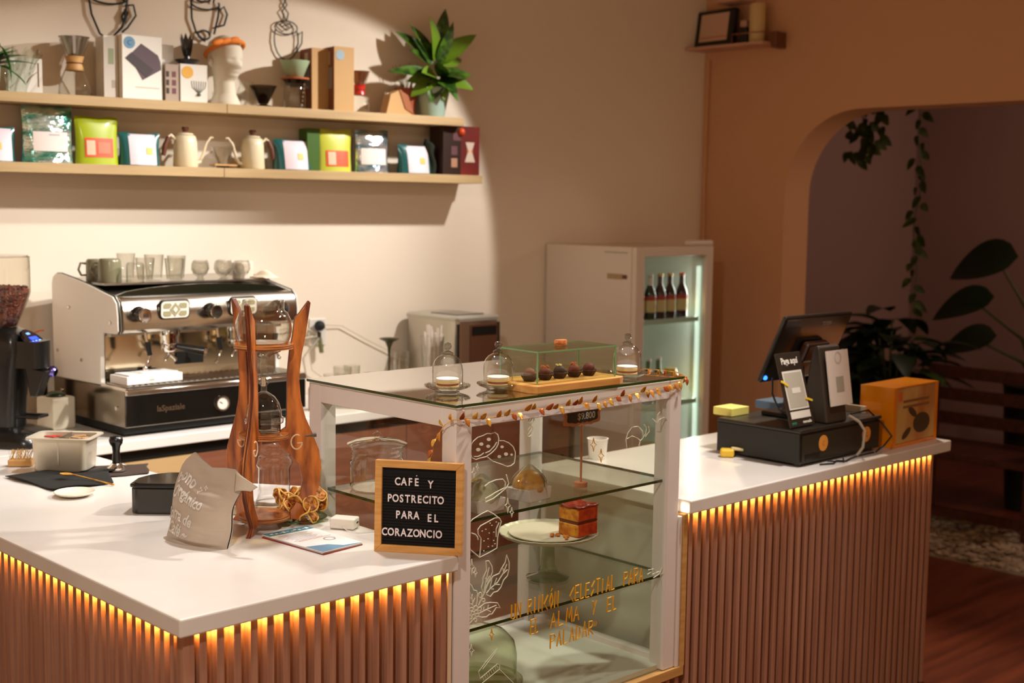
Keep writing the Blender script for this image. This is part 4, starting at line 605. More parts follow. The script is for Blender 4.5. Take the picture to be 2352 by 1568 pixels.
# cups on the machine
GREY = mat('olive_grey_mug', (118, 114, 88), .25, coat=.5)
CZ = ZC + .541
def mug(loc, r, h, m_, label, rz=0, group=None, name='coffee_mug', handle=True, up=True):
    t = T(name, label, 'cup', loc, rz, group)
    pr = [(r * .86, h), (r * .86, h * .97), (0, h * .96), (0, h)] if up else []
    pr = [(0, h), (r * .82, h), (r * .93, h * .95), (r, h * .86), (r, 0), (r * .94, 0), (r * .94, h * .84), (r * .8, h * .93), (0, h * .94)]
    if not up: pr = [(a, h - b) for a, b in pr]
    G().lathe(pr, 28).done('cup_wall', m_, t, sm=50)
    if handle: G().tube([(r * .95, 0, h * .78), (r * 1.45, 0, h * .80), (r * 1.65, 0, h * .5), (r * 1.4, 0, h * .24), (r * .97, 0, h * .25)], .0045 if m_ is not GL else .004, 8).done('handle', m_, t, sm=60)
    return t
mug((.985, 2.33, CZ), .040, .082, GREY, 'olive grey mug standing upside down at the far left corner of the machine top', 2.6)
mug((.985, 2.225, CZ), .043, .088, GREY, 'olive grey mug standing upside down beside the first group of glasses', 2.4)
BE = mat('beige_stoneware', (206, 190, 172), .4)
mug((1.045, 2.145, CZ), .033, .075, GL, 'clear glass mug with a round handle, nearest the olive grey mugs', -.4)
GX = [(1.105, 2.33, .036, .100, 'tall clear tumbler, tallest of the glasses on the machine'), (1.115, 2.20, .036, .088, 'clear tumbler just right of the glass mug'), (1.19, 2.27, .038, .096, 'second clear tumbler in the row on the machine'), (1.215, 2.16, .037, .086, 'third clear tumbler, in front of the second one'), (1.275, 2.25, .037, .092, 'fourth clear tumbler, last of the straight ones')]
for x, y, r_, h, l in GX:
    tag(G().lathe([(0, .006), (r_ * .78, .006), (r_, h), (r_ * 1.0, h + .001), (r_ * .95, h), (r_ * .74, .010), (0, .011)], 28, (x, y, CZ)).done('glass_tumbler', GL, sm=60), l, 'glass')
for i, (x, y) in enumerate([(1.325, 2.16), (1.375, 2.24), (1.425, 2.16), (1.475, 2.23), (1.50, 2.14)]):
    tag(G().lathe([(0, 0), (.020, 0), (.012, .004), (.010, .012), (.026, .024), (.034, .042), (.032, .064), (.027, .074), (.0255, .074), (.030, .062), (.032, .042), (.024, .026), (0, .018)], 28, (x, y, CZ)).done('stemmed_glass', GL, sm=60), ['first', 'second', 'third', 'fourth', 'last'][i] + ' small round bowled glass counting from the tumblers', 'glass')
for i, (x, y, l) in enumerate([(1.535, 2.20, 'pinkish stoneware cup beside the round bowled glasses'), (1.59, 2.26, 'pinkish stoneware cup furthest right on the machine top')]): mug((x, y, CZ), .034, .066, BE, l, 1.0, None, 'stoneware_cup', False)
t = T('crumpled_cloth', 'small crumpled pale cloth on the right end of the machine top', 'cloth', (1.625, 2.17, CZ)); G().grid(lambda u, v: Vector(((u - .5) * .07, (v - .5) * .12, .002 + .030 * abs(math.sin(PI * u) * math.sin(PI * v)) * (.6 + .4 * math.sin(9 * u + 7 * v)))), 14, 14).done('cloth', mat('pale_linen', (222, 206, 180), .9), t, sm=180, solid=.002)
# ---------------------------------------------------------------- grinder
t = T('coffee_grinder', 'black coffee grinder with a clear hopper of beans and a blue lit display', 'coffee grinder', (.530, 2.13, ZC), math.radians(36))
g = G(); loft(g, [rr(.11, .165, .05, .0), rr(.11, .165, .05, .018), rr(.10, .15, .05, .045), rr(.07, .08, .04, .062)], True, True); g.done('base', BLK, t, sm=50)
g = G(); loft(g, [rr(.055, .07, .03, .05), rr(.055, .075, .03, .16), rr(.060, .085, .03, .26), rr(.068, .095, .035, .33), rr(.066, .088, .03, .385), rr(.05, .05, .03, .405)], True, True); g.done('grinder_body', BLK, t, sm=50)
g = G(); loft(g, [[(x + 0, y * .5 - .115, z) for x, y, z in rr(.052, .11, .04, z_)] for z_ in (.270, .300, .340, .362)], True, True); hd = g.done('control_head', BLK, t, sm=50)
M = TR(.0, -.128, .366) @ RX(math.radians(38))
DISP = mat('display_blue', (30, 50, 190), .3, emit=(40, 70, 255), es=2.2); DSW = mat('display_button_light', (120, 170, 240), .3, emit=(110, 165, 255), es=1.3)
fp = G().lathe([(0, 0), (.046, 0), (.048, -.010), (0, -.010)], 32, M=M, sq=1.15).done('display_fascia', mat('display_black', (6, 8, 22), .1, coat=.8), t, sm=40)
G().box((0, .006, .0010), (.046, .014, .001), M).done('display_screen', DISP, fp)
g = G(); g.text('cm', .018, M @ TR(-.004, .026, .0008), .0004, .0004); g.done('display_mark', DSW, fp)
for x, y in ((-.022, -.014), (0, -.013), (.022, -.012), (.010, -.032)): G().lathe([(0, .0015), (.008, .0015), (.009, 0)], 16, (x, y, 0), M=None if False else M).done('display_button', DSW, fp)
g = G(); g.lathe([(.055, .400), (.058, .410), (.075, .45), (.100, .520), (.101, .525), (.101, .645), (.103, .648)], 40, sq=1.0); g.done('hopper', thin_glass('hopper_clear', (246, 244, 238), (170, 162, 150), 1.0), t, sm=50)
BEAN = mat('roasted_beans', (112, 52, 28), .5, noise=((70, 70, 70), (62, 24, 12), .4, .6), bump=((110, 110, 110), 1.0, .012))
g = G(); g.lathe([(0, .408), (.053, .408), (.071, .45), (.095, .518), (.097, .535), (.06, .545), (0, .548)], 40); random.seed(2)
for i in range(260):
    a = random.uniform(0, 2 * PI); r_ = .094 * random.random() ** .5; z = .540 + .006 * random.random() - .004 * (r_ / .1)
    g.ball((0, 0, 0), .0055, 8, M=TR(r_ * math.cos(a), r_ * math.sin(a), z) @ Euler((random.uniform(0, 3), random.uniform(0, 3), 0)).to_matrix().to_4x4() @ Matrix.Diagonal((1, .7, .6, 1)))
g.done('coffee_beans', BEAN, t, sm=180)['kind'] = 'stuff'
G().lathe([(0, .645), (.100, .645), (.096, .652), (0, .655)], 40).done('hopper_lid', GL, t, sm=40)
g = G(); g.prism([(-.05, .26), (.03, .275), (.012, .17), (-.012, .17)], .05, TR(-.025, -.13, 0) @ Matrix(((0, 0, 1, 0), (1, 0, 0, 0), (0, 1, 0, 0), (0, 0, 0, 1))), z0=0); g.done('chute', BLK, t, bev=.004)
G().lathe([(0, 0), (.020, 0), (.022, .012), (.014, .022), (0, .022)], 20, M=TR(.03, -.165, .255) @ RX(PI / 2 + .3)).done('purple_lit_nozzle', mat('chrome_painted_purple_light', (120, 110, 190), .12, 1), t, sm=50)  # purple light on the nozzle is put into its chrome colour
g = G(); g.tube([(-.03, -.07, .10), (-.03, -.15, .10), (.03, -.15, .10), (.03, -.07, .10)], .006, 8); g.done('portafilter_fork', BLK, t, sm=60)
t = T('milk_jug', 'white square jug with a dark green lid between grinder and espresso machine', 'jug', (.80, 2.30, ZC), .2)
G().bb(-.05, .05, -.05, .05, 0, .12).done('jug_body', mat('ivory_plastic', (224, 214, 190), .4), t, bev=.008); G().ball((0, 0, .122), .035, 20, .5).done('lid', mat('dark_green_lid', (30, 44, 20), .3), t, sm=60)
t = T('orange_cable', 'looped bright orange cable sticking out behind the espresso machine', 'cable', (.83, 2.50, ZC)); G().tube([(.02 - .055 * math.sin(q) ** 1, .0, .315 + .032 * math.cos(q)) for q in [k * PI / 12 for k in range(13)]], .0035, 6).done('cable_loop', mat('orange_rubber', (222, 104, 34), .5), t, sm=60)
G().bb(-.035, .02, -.02, .02, .17, .245).done('red_block', mat('dark_red_plastic', (120, 40, 30), .5), t, bev=.004); G().bb(.0, .02, -.02, .02, 0, .17).done('bracket', BLKM, t)
# ---------------------------------------------------------------- ice machine, straws, outlets and glassware behind the case
t = T('ice_machine', 'steel countertop ice machine with a dark lid window beside the drinks fridge', 'ice machine', (2.50, 1.985, ZC))
dx, dy, h = .255, .355, .350
g = G(); loft(g, [[(x + dx / 2, y + dy / 2, z) for x, y, z in rr(dx / 2, dy / 2, .02, z_)] for z_ in (.012, h - .02)], True, True); g.done('steel_body', STEEL, t, sm=40)
g = G(); loft(g, [[(x + dx / 2, y + dy / 2, z) for x, y, z in rr(dx / 2 + o_, dy / 2 + o_, .022, z_)] for z_, o_ in ((h - .02, .004), (h - .006, .006), (h + .002, -.002))], True, True); g.done('lid', mat('pale_grey_lid', (190, 186, 172), .3, .5), t, sm=40)
G().bb(.05, dx - .04, .06, .24, h + .0022, h + .006).done('lid_window', mat('dark_green_window', (26, 34, 16), .2, coat=.4), t, bev=.002)
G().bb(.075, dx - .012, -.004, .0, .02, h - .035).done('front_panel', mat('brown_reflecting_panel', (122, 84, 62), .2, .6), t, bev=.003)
G().bb(.085, dx - .022, -.006, -.0041, h - .085, h - .045).done('dark_display', BLK, t)
G().bb(dx - .012, dx + .0005, -.003, .01, .02, h - .03).done('edge_strip', BLK, t); G().bb(.0, .012, -.003, .006, .02, h - .03).done('edge_strip', BLK, t)
for x in (.03, dx - .03):
    for y in (.03, dy - .03): G().cyl((x, y, 0), (x, y, .0125), .012, n=12).done('foot', BLK, t)
t = T('straw_glass', 'tall glass holding white straws in front of the ice machine', 'glass', (2.37, 2.0, ZC)); G().lathe([(0, .003), (.038, .003), (.052, .272), (.0535, .275), (.050, .272), (.036, .008), (0, .008)], 32).done('glass_wall', GL, t, sm=60)
random.seed(4)
for i in range(13):
    a = 2 * PI * i / 13; r0_ = .018; r1_ = .045 * random.uniform(.5, 1); G().cyl((r0_ * math.cos(a), r0_ * math.sin(a), .01), (r1_ * math.cos(a), r1_ * math.sin(a), .30 + random.uniform(-.02, .03)), .0045, n=8).done('straw', mat('white_straw', (230, 220, 208), .5), t, sm=60)
o = wp(1.335, 0, 1.175); t = T('wall_socket', 'wall socket with a black plug and cables above the glassware', 'socket', o, WA)
G().bb(-.035, .045, -.008, 0, -.055, .065).done('socket_plate', mat('white_plastic', (222, 216, 206), .4), t, bev=.003)
G().ball((.0, -.035, .035), .024, 14).done('black_plug', BLKM, t, sm=60); G().bb(-.012, .012, -.03, -.008, -.02, .01).done('plug_body', CHR, t, bev=.004); G().cyl((.005, -.025, -.02), (.012, -.03, -.085), .010, n=12).done('hanging_adapter', mat('olive_adapter', (110, 108, 70), .5), t, sm=60)
g = G(); CB = mat('beige_cable', (206, 198, 176), .5); g.tube([(-.01, -.03, 0), (-.09, -.02, .04), (-.20, -.02, .02), (-.30, -.02, -.02)], .003, 6); g.tube([(-.01, -.03, -.01), (-.10, -.02, -.02), (-.22, -.02, -.03)], .003, 6); g.tube([(.0, -.03, -.02), (-.045, -.02, -.08), (-.03, -.02, -.16), (.04, -.02, -.21), (.13, -.02, -.25)], .0028, 6)
g.tube([(.01, -.02, .04), (.12, -.012, .03), (.25, -.012, -.04), (.42, -.012, -.125), (.52, -.012, -.16)], .002, 6); g.done('cables', CB, t, sm=60)
def fun(loc): 
    t = T('dosing_funnel', 'dark trumpet shaped funnel standing on a thin stem behind the case', 'funnel', loc); G().lathe([(.0, 0), (.03, 0), (.03, .004), (.005, .008), (.004, .18), (.007, .225), (.018, .252), (.043, .264), (.043, .267), (.016, .258), (0, .24)], 28).done('funnel_body', mat('dark_olive_metal', (64, 62, 30), .35, .6), t, sm=50); return t
fun((2.21, 2.10, ZC))
for i, (x, y, r_, h, l) in enumerate([(1.93, 2.12, .045, .13, 'clear tumbler lying low behind the case, nearest the drip tower'), (2.02, 2.18, .040, .15, 'clear water glass behind the gold leaf sprig'), (2.30, 2.13, .034, .165, 'slim clear glass beside the dark funnel'), (2.36, 2.20, .034, .19, 'slim clear glass behind the straws'), (2.10, 2.22, .036, .145, 'clear glass between the funnel and the sprig')]):
    tag(G().lathe([(0, .004), (r_ * .8, .004), (r_, h), (r_ * .94, h), (r_ * .75, .009), (0, .009)], 26, (x, y, ZC)).done('drinking_glass', GL, sm=60), l, 'glass')
t = T('gold_leaf_sprig', 'small sprig of gold and green leaves among the glasses', 'sprig', (2.10, 2.06, ZC)); 
for k, (a, m_) in enumerate(((.3, GOLD), (1.2, GOLD), (2.2, mat('deep_green_leaf', (34, 62, 24), .4)), (3.4, GOLD))): G().leaf((0, 0, .12), (math.cos(a), math.sin(a), .4), .05, .022).done('leaf', m_, t, sm=60, solid=.001)
G().tube([(0, 0, 0), (.004, 0, .06), (0, 0, .12)], .0025, 6).done('stem', GOLD, t)
mug((1.80, 2.05, ZC), .04, .10, BE, 'beige stoneware cup behind the left end of the case', .5, None, 'stoneware_cup', False)
G_ = T('milk_carton', 'low white carton lying on the back worktop behind the case', 'carton', (2.02, 2.02, ZC), .3); G().bb(-.09, .07, -.03, .03, .0, .10).done('carton_body', mat('off_white_carton', (214, 204, 176), .5), G_, bev=.003)
# ---------------------------------------------------------------- wall shelves
def shelf(name, u0, u1, z1, th, label):
    t = T(name, label, 'shelf', wp(u0, 0, 0), WA); G().bb(0, u1 - u0, -.20, -.0005, z1 - th, z1).done('shelf_board', SHELFW, t, bev=.0015); return t
shelf('wall_shelf', -1.1, .842, 2.140, .037, 'left board of the upper wall shelf, under the coffee brewers'); shelf('wall_shelf', .844, 1.975, 2.140, .037, 'right board of the upper wall shelf, under the potted plant')
shelf('wall_shelf', -1.1, .827, 1.884, .037, 'left board of the lower wall shelf, under the green pouch and kettle'); shelf('wall_shelf', .829, 2.078, 1.884, .037, 'right board of the lower wall shelf, ending under the red box')
ZU, ZL = 2.1405, 1.8845
def W(name, label, cat, u, v, z, rz=0, group=None): return T(name, label, cat, wp(u, v, z), WA + rz, group)
# metal wall art
WIRE = mat('black_wire', (34, 32, 24), .5)
def art(label, u, z, strokes, r=.0042):
    t = W('wall_art', label, 'wall art', u, .012, z)
    for s_ in strokes: G().tube([(a, -.002 * (k % 2), b) for k, (a, b) in enumerate(s_)], r, 6).done('wire_line', WIRE, t, sm=60)
def arc(cx, cz, a, b, t0, t1, n=16): return [(cx + a * math.cos(math.radians(t0 + (t1 - t0) * i / n)), cz + b * math.sin(math.radians(t0 + (t1 - t0) * i / n))) for i in range(n + 1)]
art('black wire coffee cup with a spoon, above the chemex and the scale box', .365, 2.37, [arc(.065, .175, .078, .030, 0, 360, 24), [(-.012, .172), (-.002, .10), (.030, .028), (.045, .018)], [(.142, .17), (.130, .10), (.118, .06), (.085, .024)], [(.132, .145), (.165, .15), (.175, .11), (.14, .06), (.118, .04)], [(.05, .24), (.08, .205), (.135, .16)], [(.125, .075), (.118, .10), (.132, .13), (.142, .12), (.132, .08), (.120, .072)]])
art('black wire espresso cup with swirling foam, above the dark plastic flower', .745, 2.39, [arc(.085, .165, .060, .024, 150, 380, 18), arc(.075, .185, .032, .014, 0, 360, 16), [(.024, .175), (.026, .10), (.045, .045), (.082, .012)], [(.145, .165), (.140, .12), (.122, .045)], [(.143, .14), (.165, .16), (.180, .13), (.165, .085), (.135, .075)], arc(.078, .038, .026, .018, 0, 360, 14), [(.10, .20), (.13, .215), (.12, .17)]])
art('thin wire cup with a heart and a twist of steam, above the brown boxes', 1.115, 2.34, [arc(.075, .10, .055, .085, 150, 390, 20), arc(.075, .150, .052, .028, 0, 360, 20), [(.127, .12), (.150, .14), (.148, .09), (.122, .05)], [(.045, .16), (.06, .17), (.075, .155), (.09, .17), (.105, .16), (.076, .138), (.045, .16)], [(.075, .18), (.055, .215), (.080, .245), (.062, .275), (.072, .30)], [(.078, .18), (.085, .21), (.062, .24), (.074, .27)]], .0028)
# --- upper shelf
def box(name, label, u, w, d, h, m_, v=None, z=ZU, rz=0, cat='box'):
    v = .10 if v is None else v; t = W(name, label, cat, u, v, z, rz); G().bb(-w / 2, w / 2, -d / 2, d / 2, 0, h).done('box_body', m_, t, bev=.0012); return t
def face(t, nm, x0, x1, z0, z1, d, m_): return G().bb(x0, x1, -d / 2 - .0008, -d / 2 - .0001, z0, z1).done(nm, m_, t)
GREEN = mat('bright_leaf_green', (40, 150, 30), .4, coat=.3); DGREEN = mat('dark_leaf_green', (30, 60, 14), .38, coat=.35, noise=((30, 30, 30), (70, 108, 22), .45, .62)); LG = mat('light_leaf_green', (96, 128, 26), .4, coat=.2)
t = W('potted_plant', 'leafy plant wrapped in clear film at the far left of the upper shelf', 'plant', -.06, .12, ZU)
G().lathe([(0, 0), (.04, 0), (.055, .09), (.052, .09), (0, .085)], 24).done('pot', mat('pale_pot', (190, 196, 180), .5), t, sm=40)
for k in range(11): a = k * 2.4; G().leaf((0, 0, .08), (math.cos(a) * .6, math.sin(a) * .35 - .35, .9 - .07 * k), .13 + .02 * (k % 3), .055, bend=.4).done('leaf', GREEN if k % 3 == 0 else DGREEN, t, sm=60)
G().leaf((.035, -.05, .17), (.55, 0, -.85), .14, .035).done('leaf', GREEN, t, sm=60)
t = W('film_wrapped_bouquet', 'crackling clear film wrapped around a small ornament in front of the card', 'wrapping', .045, .13, ZU); random.seed(8)
def crk(u, v): a = 2 * PI * u; r_ = .035 + .025 * v + .010 * math.sin(11 * a + 9 * v) * v; return Vector((r_ * math.cos(a) + .03 * v * v, r_ * .7 * math.sin(a), .155 * v + .014 * math.sin(7 * a) * v))
G().grid(crk, 36, 12).done('clear_film', thin_glass('crackling_film', (244, 248, 244), (180, 196, 180), 2.2, 1.6), t, sm=20)
G().leaf((.03, -.02, .03), (.45, 0, .9), .075, .022).done('golden_leaf_ornament', mat('amber_leaf', (206, 140, 50), .4), t, sm=60); G().leaf((.028, -.03, .025), (-.6, 0, .8), .11, .02).done('green_leaf_ornament', GREEN, t, sm=60)
t = box('gift_card', 'white square card with a drawn branch, behind the crackling film', .09, .125, .02, .135, CARD, .07); face(t, 'drawn_branch', .045, .05, .03, .12, .02, mat('brown_ink', (120, 80, 40), .6))
def chemex(label, u, s_, wood, cap, top):
    t = W('pour_over_brewer', label, 'coffee maker', u, .10, ZU)
    G().lathe([(0, .003), (.055 * s_, .003), (.062 * s_, .01), (.058 * s_, .05 * s_), (.034 * s_, .105 * s_), (.022 * s_, .125 * s_), (.030 * s_, .145 * s_), (.055 * s_, .215 * s_), (.056 * s_, .216 * s_)], 36).done('glass_body', GL, t, sm=60)
    G().lathe([(.0325 * s_, .100 * s_), (.036 * s_, .098 * s_), (.0275 * s_, .126 * s_), (.036 * s_, .152 * s_), (.033 * s_, .152 * s_), (.0235 * s_, .126 * s_), (.0325 * s_, .100 * s_)], 36).done('collar', wood, t, sm=40)
    G().tube([(.03 * math.cos(q) * s_, .03 * math.sin(q) * s_, .126 * s_) for q in [k * PI / 8 for k in range(16)]], .002, 5, True).done('leather_tie', cap, t)
    if top: G().lathe([(.020 * s_, .145 * s_), (.052 * s_, .222 * s_), (.056 * s_, .222 * s_), (.058 * s_, .225 * s_), (.050 * s_, .222 * s_), (.016 * s_, .147 * s_)], 30).done('metal_filter', top, t, sm=50)
chemex('hourglass coffee maker with a wooden collar and a steel filter, left of the scale boxes', .268, 1.0, BIRCH, mat('dark_leather', (90, 36, 24), .6), STEEL)
t = box('narrow_white_box', 'narrow white box with a faint green picture, left of the kitchen scale box', .398, .055, .10, .238, CARD, .08, rz=.0); face(t, 'green_print', -.010, .012, .13, .19, .10, mat('pale_green_print', (164, 176, 140), .6)); face(t, 'grey_print', .002, .018, .04, .07, .10, mat('pale_grey_print', (186, 176, 158), .6))
t = box('scale_box', 'wide white box picturing a dark kitchen scale, with a blue round sticker', .510, .165, .07, .245, CARD, .12, rz=.10)
g = G(); g.prism([(-.055, .165), (-.004, .215), (.065, .175), (.075, .150), (.078, .12), (.0, .075)], .001, RX(PI / 2), z0=.0352); g.done('scale_picture', mat('plum_print', (86, 66, 72), .6), t)
g = G(); g.prism([(-.070, .155), (-.045, .178), (.045, .118), (.018, .085)], .001, RX(PI / 2), z0=.0364); g.done('scale_display_picture', mat('dark_plum_print', (62, 48, 48), .6), t)
g = G(); g.lathe([(0, 0), (.023, 0), (.023, .001), (0, .001)], 28, M=TR(-.052, -.0352, .215) @ RX(PI / 2)); s_ = g.done('round_sticker', mat('blue_sticker', (96, 140, 170), .5), t); G().text('C', .028, upright(-.052, -.037, .205), .0004).done('sticker_letter', mat('dark_blue_ink', (60, 90, 130), .5), t)
face(t, 'printed_strip', -.03, .07, .045, .049, .07, mat('pale_grey_print', (186, 176, 158))); 
box('white_carton', 'plain white carton half hidden behind the scale box and the flower', .625, .09, .05, .228, CARD, .05)
t = box('brown_print_box', 'short grey-brown box with tiny pink pictures between the white boxes', .632, .055, .07, .145, mat('warm_grey_card', (170, 150, 132), .6), .12)
for z in (.03, .062, .095): face(t, 'tiny_picture', .0, .016, z, z + .022, .07, mat('dark_pink_print', (110, 62, 66), .6)); face(t, 'tiny_picture', -.024, -.012, z, z + .022, .07, mat('dark_print', (60, 44, 38), .6))
t = box('whisk_box', 'small white box with an orange round sticker and a whisk picture', .722, .112, .09, .150, CARD, .11); g = G(); g.lathe([(0, 0), (.024, 0), (.024, .001), (0, .001)], 28, M=TR(-.026, -.0452, .118) @ RX(PI / 2)); g.done('round_sticker', mat('orange_sticker', (222, 166, 60), .5), t)
g = G(); 
for k in range(-3, 4): g.tube([(.02, -.0458, .035), (.02 + k * .009, -.0458, .06), (.02 + k * .010, -.0458, .085)], .0012, 4)
g.ball((.02, -.046, .032), .009, 10, .7); g.done('whisk_picture', mat('grey_green_print', (92, 98, 84), .6), t)
t = W('plastic_flower_dripper', 'dark translucent flower shaped dripper standing on the whisk box', 'dripper', .712, .11, ZU + .1505)
for k in range(9): a = 2 * PI * k / 9; G().leaf((.006 * math.cos(a), .006 * math.sin(a), .02), (math.cos(a) * .38, math.sin(a) * .38, 1), .105, .030, up=(-math.cos(a), -math.sin(a), .3), bend=-.15).done('petal', thin_glass('smoked_plastic', (120, 118, 110), (30, 34, 26), 1.6) if k % 2 else BLK, t, sm=60)
G().lathe([(0, 0), (.026, 0), (.050, .018), (.048, .021), (.014, .016), (.012, .034), (0, .034)], 28).done('dripper_base', BLK, t, sm=40)
# bust with orange head band
BUST = mat('matte_white_plaster', (214, 204, 182), .7)
t = W('mannequin_head', 'white mannequin head on the upper shelf turned to the right', 'mannequin head', .878, .095, ZU, math.radians(20))
def hd(u, v):
    z = v * .285; a = 2 * PI * u; K = [(0, .062, .062, 0), (.05, .060, .060, 0), (.16, .044, .046, .0), (.34, .040, .044, .006), (.42, .047, .056, -.004), (.52, .056, .070, -.006), (.66, .064, .078, -.002), (.80, .064, .080, .002), (.90, .052, .066, .004), (.97, .028, .036, .006), (1.0, .001, .001, .006)]
    for (z0, a0, b0, o0), (z1, a1, b1, o1) in zip(K, K[1:]):
        if v <= z1 + 1e-9: f = (v - z0) / (z1 - z0); rx, ry, oy = a0 + (a1 - a0) * f, b0 + (b1 - b0) * f, o0 + (o1 - o0) * f; break
    x = rx * math.cos(a); y = ry * math.sin(a) + oy; fr_ = max(0, -math.sin(a)) ** 8
    y -= .016 * fr_ * math.exp(-((v - .555) / .045) ** 2) + .006 * fr_ * math.exp(-((v - .47) / .018) ** 2) + .006 * fr_ * math.exp(-((v - .41) / .02) ** 2)
    for sx in (-1, 1): y += .007 * math.exp(-((x - sx * .024) / .013) ** 2 - ((v - .625) / .03) ** 2) * (1 if math.sin(a) < 0 else 0)
    return Vector((x, y, z))
G().grid(hd, 56, 56).done('head_and_neck', BUST, t, sm=180)
for sx in (-1, 1): G().lathe([(0, -.018), (.009, -.012), (.012, 0), (.009, .012), (0, .018)], 12, M=TR(sx * .066, .010, .170) @ RY(.2 * sx)).done('ear', BUST, t, sm=60)
OR = mat('orange_fabric', (226, 128, 44), .8)
hb = G(); hb.tube([(.069 * math.cos(q), .0 + .082 * math.sin(q), .225 + .028 * math.sin(q) * -1) for q in [k * PI / 18 for k in range(36)]], .0095, 8, True); hb = hb.done('head_band', OR, t, sm=60)
g = G()
for dx_, a_ in ((-.045, .3), (-.085, .1), (.0, .5)): g.ball((0, 0, 0), .022, 12, M=TR(-.02 + dx_, -.075, .252 + .012 * a_ + dx_ * .15) @ RY(-.3) @ Matrix.Diagonal((1.5, .6, .55, 1)))
g.done('band_bow', OR, t, sm=60)
t = W('glass_carafe', 'clear glass carafe behind the grey cone dripper', 'carafe', .985, .06, ZU); G().lathe([(0, .003), (.044, .003), (.047, .012), (.034, .075), (.027, .092), (.030, .102), (.031, .104)], 30).done('carafe_glass', GL, t, sm=60); G().tube([(.03, 0, .09), (.055, 0, .085), (.058, 0, .045), (.042, 0, .03)], .0035, 6).done('handle', GL, t, sm=60)
def cone(label, u, z0, m_, r_=.056, h=.088, base=True, v=.11, nm='cone_dripper'):
    t = W(nm, label, 'dripper', u, v, z0); G().lathe([(.012, .012), (.020, .016), (r_, h), (r_ + .002, h + .001), (r_ - .003, h), (.016, .018), (.010, .014)], 36).done('cone', m_, t, sm=50)
    G().lathe([(.010, 0), (.042, 0), (.044, .006), (.016, .012), (.010, .012), (.010, 0)], 32).done('base_plate', m_ if not base else BLK, t, sm=40); return t
cone('smoky grey translucent cone dripper standing alone beside the glass server', 1.04, ZU, SMOKE)
t = W('glass_server', 'ribbed glass coffee server carrying the mint green dripper', 'server', 1.188, .10, ZU)
G().lathe([(0, .003), (.045, .003), (.048, .010), (.046, .095), (.040, .108), (.040, .118), (.044, .122)], 36, wob=lambda i, n: 1 + .015 * math.cos(i * PI)).done('server_glass', GL, t, sm=60)
G().lathe([(.050, .122), (.052, .124), (.034, .097), (.030, .097), (.046, .122)], 32).done('smoked_neck', SMOKE, t, sm=50)
G().tube([(.044, 0, .10), (.075, 0, .095), (.078, 0, .055), (.048, 0, .035)], .004, 6).done('handle', GL, t, sm=60)
g = G(); [g.ball((.010 + .002 * k, -.050, .018 + .017 * k), .0045, 10) for k in range(6)]; g.done('bead_ribs', CHR, t, sm=60)
t = W('mint_dripper', 'mint green ceramic dripper on a wooden ring above the glass server', 'dripper', 1.188, .10, ZU + .1245); G().lathe([(.030, .010), (.036, .012), (.062, .075), (.063, .078), (.060, .076), (.030, .016)], 36).done('cone', mat('mint_ceramic', (158, 178, 142), .35, coat=.3), t, sm=50); G().lathe([(.02, 0), (.060, 0), (.061, .008), (.02, .010), (.02, 0)], 36).done('wooden_ring', mat('cherry_wood_ring', (170, 92, 52), .45), t, sm=40)
KR = mat('kraft_cardboard', (186, 146, 92), .65); KS = mat('kraft_side_brown', (130, 78, 52), .65)
def twobox(label, u, w, h, v, blue):
    t = W('tall_brown_box', label, 'box', u, v, ZU, .0); G().bb(-w / 2, w / 2, -.055, .055, 0, h).done('box_body', [KR], t, bev=.001)
    G().bb(-w / 2 - .0009, -w / 2 - .0001, -.054, .054, .001, h - .001).done('printed_side', KS, t)
    G().bb(-w / 2 - .0016, -w / 2 - .001, -.035, .02, h * .35, h * .68).done('side_label', mat('lilac_grey_label', (150, 140, 140), .6), t)
    G().bb(-w / 2 - .0016, -w / 2 - .001, -.02, .01, h * .72, h * .93).done('side_picture', mat('cream_picture', (190, 168, 140), .6), t)
    if blue: g = G(); g.lathe([(0, 0), (.021, 0), (.021, .001), (0, .001)], 28, M=TR(-w / 2 + .028, -.0552, h - .035) @ RX(PI / 2)); g.done('round_sticker', mat('pale_blue_sticker', (140, 160, 168), .5), t)
twobox('tall kraft box standing behind the one with the blue sticker', 1.30, .085, .262, .065, False); twobox('tall kraft box with a pale blue sticker, next to the red collared brewer', 1.385, .095, .270, .115, True)
chemex('small hourglass brewer with a red collar, right of the tall kraft boxes', 1.495, .80, mat('red_collar', (186, 34, 22), .35, coat=.3), mat('red_tie', (150, 20, 16), .5), mat('copper_filter', (150, 92, 62), .35, .7))
t = W('paper_filter_box', 'open box of brown paper filters leaning beside the red collared brewer', 'filter box', 1.67, .11, ZU, .15); g = G(); g.prism([(-.07, 0), (.075, 0), (.045, .085), (.01, .112), (-.045, .088)], .05, RX(PI / 2), z0=-.025); g.done('kraft_body', KR, t, bev=.001); G().prism([(.0, .112), (.05, .088), (.080, .01), (.035, .03)], .004, RX(PI / 2), z0=.0255).done('brown_flap', mat('brown_flap', (150, 84, 40), .6), t)
G().ball((-.065, -.02, .09), .009, 10).done('clip', CHR, t, sm=60)
t = W('terracotta_pot', 'small terracotta pot tucked behind the mint plant pot', 'pot', 1.755, .062, ZU); G().lathe([(0, 0), (.035, 0), (.048, .10), (.055, .10), (.055, .125), (.048, .125), (.044, .10), (0, .09)], 30).done('pot_wall', mat('terracotta', (150, 74, 44), .7), t, sm=40); 
random.seed(12)
for k in range(14): a = random.uniform(0, 6.28); G().tube([(0, 0, .1), (.04 * math.cos(a), .03 * math.sin(a), .16), (.07 * math.cos(a), .04 * math.sin(a), .17 + .08 * random.random())], .0012, 4).done('dry_stem', mat('dry_grass', (150, 132, 84), .8), t)
t = W('potted_plant', 'broad leaved green plant in a mint pot at the right end of the upper shelf', 'plant', 1.868, .10, ZU)
